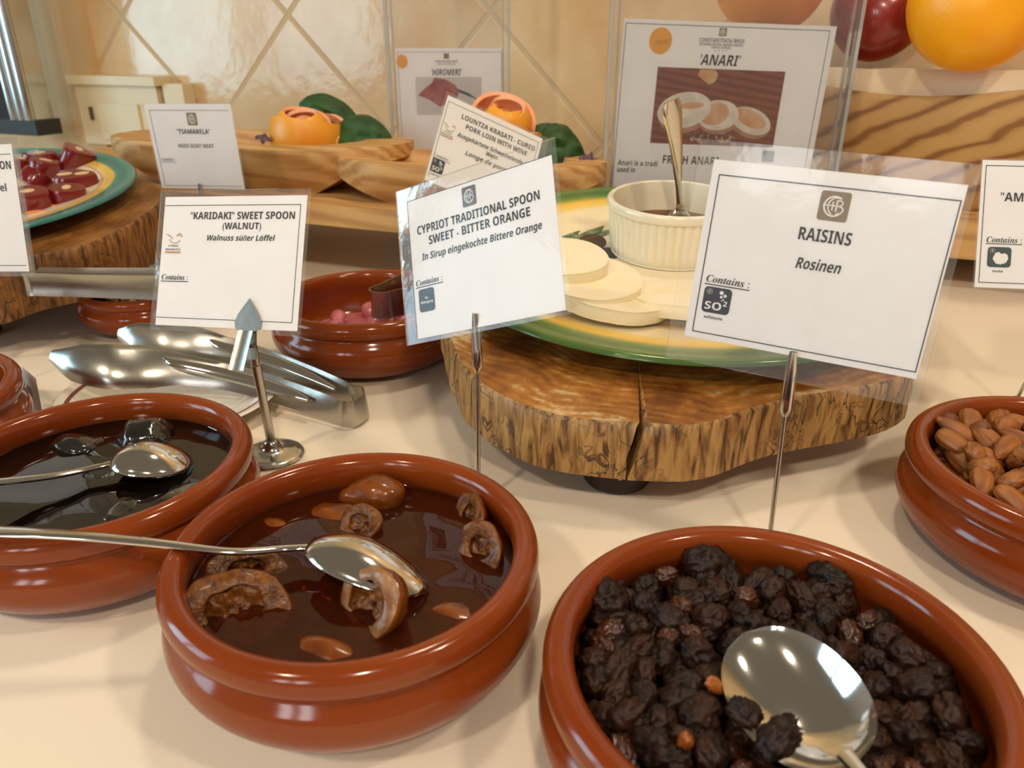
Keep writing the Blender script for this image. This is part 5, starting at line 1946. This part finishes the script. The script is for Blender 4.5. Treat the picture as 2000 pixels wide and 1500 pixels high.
yb_ = math.degrees(math.atan2(pb1.y - pb0.y, pb1.x - pb0.x))
dough_tray('nearer wooden tray crossing behind the tilted LOUNTZA card', cb.x, cb.y, yb_, Lb, 0.130, 0.139, RZ1, tip=0.30, hollow=0.72, thick=0.028)

# ------------------------------------------------------------------ peel roses and leaves
def rose(label, c, R, seed, lean=(0, 0)):
    """A rolled citrus peel: overlapping thick wraps, skin outside and pink pith inside."""
    rot = (Matrix.Rotation(lean[0], 3, 'X') @ Matrix.Rotation(lean[1], 3, 'Y') @ Matrix.Rotation(seed, 3, 'Z'))
    t = thing('citrus_peel_rose', label, 'peel rose', c, rot, 'roses made of citrus peel')
    wraps = ((0.42, 0, 330, 5, 82), (0.60, 60, 330, -8, 66), (0.76, 190, 430, -22, 48), (0.90, -60, 165, -32, 34), (1.0, 120, 300, -36, 22))
    for k, (q, a0, a1, e0, e1) in enumerate(wraps):
        rr = R * q
        NA, NE = 30, 9
        so, si = [], []
        for i in range(NA + 1):
            f = i / NA
            a = math.radians(a0 + (a1 - a0) * f)
            tp = math.sin(PI * min(1, max(0.0, f * 1.0))) ** 0.35
            grow = 1 + 0.10 * f
            ro, ri = [], []
            for j in range(NE + 1):
                v = j / NE
                e = math.radians(e0 + ((e1 - e0) * (0.45 + 0.55 * tp)) * v + 4 * noise.noise(Vector((f * 3 + k, v, seed))))
                d = Vector((math.cos(a) * math.cos(e), math.sin(a) * math.cos(e), math.sin(e) * 1.05))
                base = Vector((0, 0, R * 0.55))
                ro.append(base + d * (rr * grow))
                ri.append(base + d * (rr * grow - 0.0042))
            so.append(ro)
            si.append(ri)
        b = MB()
        b.mi = 0
        b.loft(so, closed=False, cap=False)
        b.mi = 1
        b.loft([[o_[0]] + i_ + [o_[-1]] for o_, i_ in zip(so, si)], closed=False, cap=True)
        b.obj('peel_wrap', [MT['rose_out'], MT['rose_in']], t, sharp=70, tri=True)
    return t
def leaf(label, c, L, W, rot, seed, name='garnish_leaf', m='leaf', grp='dark green garnish leaves'):
    b = MB()
    rows = []
    for i in range(19):
        u = i / 18
        wv = W / 2 * math.sin(PI * u ** 0.8) ** 0.75 + 0.0004
        rows.append([Vector(((u - 0.5) * L, wv * v, 0.24 * W * (1 - v * v) * math.sin(PI * u) + 0.0075 * noise.noise(Vector((u * 5, v * 2.5, seed))) * math.sin(PI * u) - 0.10 * W * math.exp(-(v / 0.12) ** 2) * math.sin(PI * u) - 0.06 * W * (u - 0.5))) for v in [-1 + 2 * j / 10 for j in range(11)]])
    lo = [[p - Vector((0, 0, 0.0012)) for p in r] for r in rows]
    rings = [r + l[::-1] for r, l in zip(rows, lo)]
    b.loft(rings)
    o = b.obj(name, MT[m], sharp=70)
    o.location = c
    o.rotation_euler = Euler([math.radians(a) for a in rot])
    return tag(o, label, 'leaf', grp)
ra = aty(598, 285, 1.02)
rose('yellow orange peel rose in the left wooden tray', Vector((ra.x, ra.y, 0.1235)), 0.050, 3.6, (0.12, 0.1))
rbp = aty(972, 262, 0.930)
rose('orange peel rose half hidden by the tilted LOUNTZA card', aty(976, 240, 0.93) - Vector((0, 0, 0.023)), 0.042, 0.9, (0.45, 0.15))
lp = aty(710, 262, 1.00)
leaf('puffy green leaf right of the left peel rose', Vector((lp.x, lp.y, 0.150)), 0.075, 0.060, (62, 5, -8), 1)
lp = aty(650, 225, 1.065)
leaf('green leaf standing behind the left peel rose', Vector((lp.x, lp.y, 0.165)), 0.095, 0.055, (70, 25, -4), 2)
lp = aty(1094, 288, 0.915)
leaf('puffy green leaf right of the half hidden peel rose', Vector((lp.x, lp.y, 0.147)), 0.058, 0.056, (64, 10, 0), 3)
lp = aty(1072, 268, 0.925)
leaf('green leaf tucked behind the puffy leaf of the nearer tray', Vector((lp.x, lp.y, 0.155)), 0.055, 0.040, (70, -10, 10), 4)
lp = aty(517, 280, 0.985)
leaf('tiny dark red leaf scrap in front of the left peel rose', Vector((lp.x, lp.y, 0.1505)), 0.022, 0.012, (12, 8, 10), 5, 'leaf_scrap', 'purple', 'dark leaf scraps')
lp = aty(1152, 306, 0.885)
leaf('tiny purple leaf scrap at the right end of the nearer tray', Vector((lp.x, lp.y, 0.139)), 0.026, 0.012, (25, 8, 10), 6, 'leaf_scrap', 'purple', 'dark leaf scraps')

# ------------------------------------------------------------------ wooden fruit trough
def ridge(x, y0=0.0):
    return y0 - 0.412 * x
TL = Vector((0.235, 0.0, 0))
def tq(s, d, z):
    """s along the trough from its left end, d depth from the near side."""
    base = Vector((0.225, 0.885 + 0.412 * 0.245, 0))
    p = WR @ Vector((s, d, 0))
    return Vector((base.x + p.x, base.y + p.y, z))
tr = thing('fruit_trough', 'broad grained wooden trough of fruit at the upper right', 'wooden trough', tq(0.35, 0.09, RZ2), WR.to_3x3())
LT, DT = 0.70, 0.185
rings = []
N_ = 40
def rim_z(s):
    q = s / LT
    return 0.2265 - 0.0225 * math.exp(-((q - 0.34) / 0.20) ** 2) - 0.004 * math.exp(-((q - 0.1) / 0.05) ** 2)
for i in range(N_ + 1):
    s = LT * i / N_
    rz = rim_z(s)
    e = min(1.0, 0.55 + 0.45 * min(i, N_ - i) / 4)
    o_ = 0.0
    y0b, y1b = 0.030, DT - 0.03
    zb = RZ2
    inz = zb + 0.020 if 1 < i < N_ - 1 else rz - 0.002
    rb2 = 0.2265
    rings.append([tq(s, y0b, zb), tq(s, 0.012, zb + 0.05), tq(s, 0.0, rz - 0.006), tq(s, 0.003, rz), tq(s, 0.012, rz), tq(s, 0.016, rz - 0.006), tq(s, y0b + 0.014, inz), tq(s, y1b - 0.014, inz), tq(s, DT - 0.016, rb2 - 0.006), tq(s, DT - 0.012, rb2), tq(s, DT - 0.003, rb2), tq(s, DT, rb2 - 0.006), tq(s, DT - 0.012, zb + 0.05), tq(s, y1b, zb)])
b = MB()
b.loft(rings)
b.obj('hewn_body', MT['trough'], tr, world=True, sharp=45)
# paper liner rising above the near rim
b = MB()
rows = []
for i in range(61):
    s = 0.02 + (LT - 0.04) * i / 60
    wv = 0.0022 * noise.noise(Vector((s * 16, 2.0, 0)))
    zt = 0.2315 + 0.0016 * noise.noise(Vector((s * 30, 7.0, 0)))
    col = []
    for j in range(15):
        v = j / 14
        z = zt - v * 0.118
        d = (0.0185 + 0.010 * (1 - v / 0.28) if v < 0.28 else 0.0185 + 0.034 * (v - 0.28) / 0.72) + wv * (1 - v) + 0.0012 * noise.noise(Vector((s * 40, v * 4, 1)))
        col.append(tq(s, d, z))
    rows.append(col)
rows2 = [[p + (WR @ Vector((0, 0.0007, 0))).to_3d() for p in r] for r in rows]
b.loft([r + q[::-1] for r, q in zip(rows, rows2)])
tag(b.obj('paper_liner', MT['liner'], sharp=50), 'cream paper lining the wooden fruit trough', 'paper')

def citrus(name, label, c, r, m, sx=1.0):
    b = MB()
    prof = []
    for k in range(33):
        a = -PI / 2 + PI * k / 32
        rr = r * math.cos(a)
        z = r * math.sin(a) * 0.95
        if a > 1.3:
            z -= r * 0.10 * (a - 1.3) / 0.27
        prof.append((max(0.0, rr) if 0 < k < 32 else 0.0, z))
    b.lathe(prof, 48)
    for q in b.v:
        q *= 1 + 0.018 * noise.noise(q * (2.2 / r) + Vector((r * 99, 0, 0)))
    o = b.obj(name, MT[m], sharp=70)
    o.location = c
    o.rotation_euler = (0.5, 0.3, 0.4)
    return o
gq = aty(1905, 12, 0.865)
tag(citrus('orange', 'big yellow orange fruit at the upper right of the trough', gq, 0.0645, 'grapefruit'), 'big yellow orange fruit at the upper right of the trough', 'orange', 'oranges in the wooden trough')
gq = aty(1505, -48, 0.985)
tag(citrus('orange', 'orange fruit showing above the ANARI sheet', gq, 0.0640, 'orange'), 'orange fruit showing above the ANARI sheet', 'orange', 'oranges in the wooden trough')
gq = aty(1795, -30, 1.03)
tag(citrus('orange', 'orange glimpsed between the apple and the big yellow fruit', gq, 0.045, 'orange'), 'orange glimpsed between the apple and the big yellow fruit', 'orange', 'oranges in the wooden trough')
ap = aty(1710, 34, 0.972)
t = thing('apple', 'red apple between the two big orange fruits', 'apple', ap, Euler((0.35, 0.25, 0)).to_matrix())
b = MB()
pr = []
for k in range(33):
    a = -PI / 2 + PI * k / 32
    rr = 0.0515 * math.cos(a) * (1 + 0.10 * math.sin(a))
    z = 0.047 * math.sin(a)
    if a > 0.9:
        z -= 0.016 * ((a - 0.9) / 0.67) ** 2
    if a < -1.1:
        z += 0.007 * ((-a - 1.1) / 0.47) ** 2
    pr.append((max(0.0, rr) if 0 < k < 32 else 0.0, z))
b.lathe(pr, 48)
b.obj('fruit', MT['apple'], t, sharp=70)
b = MB()
b.tube([(0, 0, 0.030), (0.001, 0, 0.038), (0.004, 0.001, 0.050)], 0.0013, 8)
b.obj('stem', MT['stump_foot'], t)
# fruit lower in the trough carries the visible ones
for sx, lb in ((0.105, 'orange low in the trough at its left end'), (0.205, 'orange low in the trough under the apple'), (0.335, 'orange low in the trough under the big yellow fruit'), (0.465, 'orange low in the trough at its right')):
    tag(citrus('orange', lb, tq(sx, 0.107, 0.1560), 0.0450, 'orange'), lb, 'orange', 'oranges in the wooden trough')
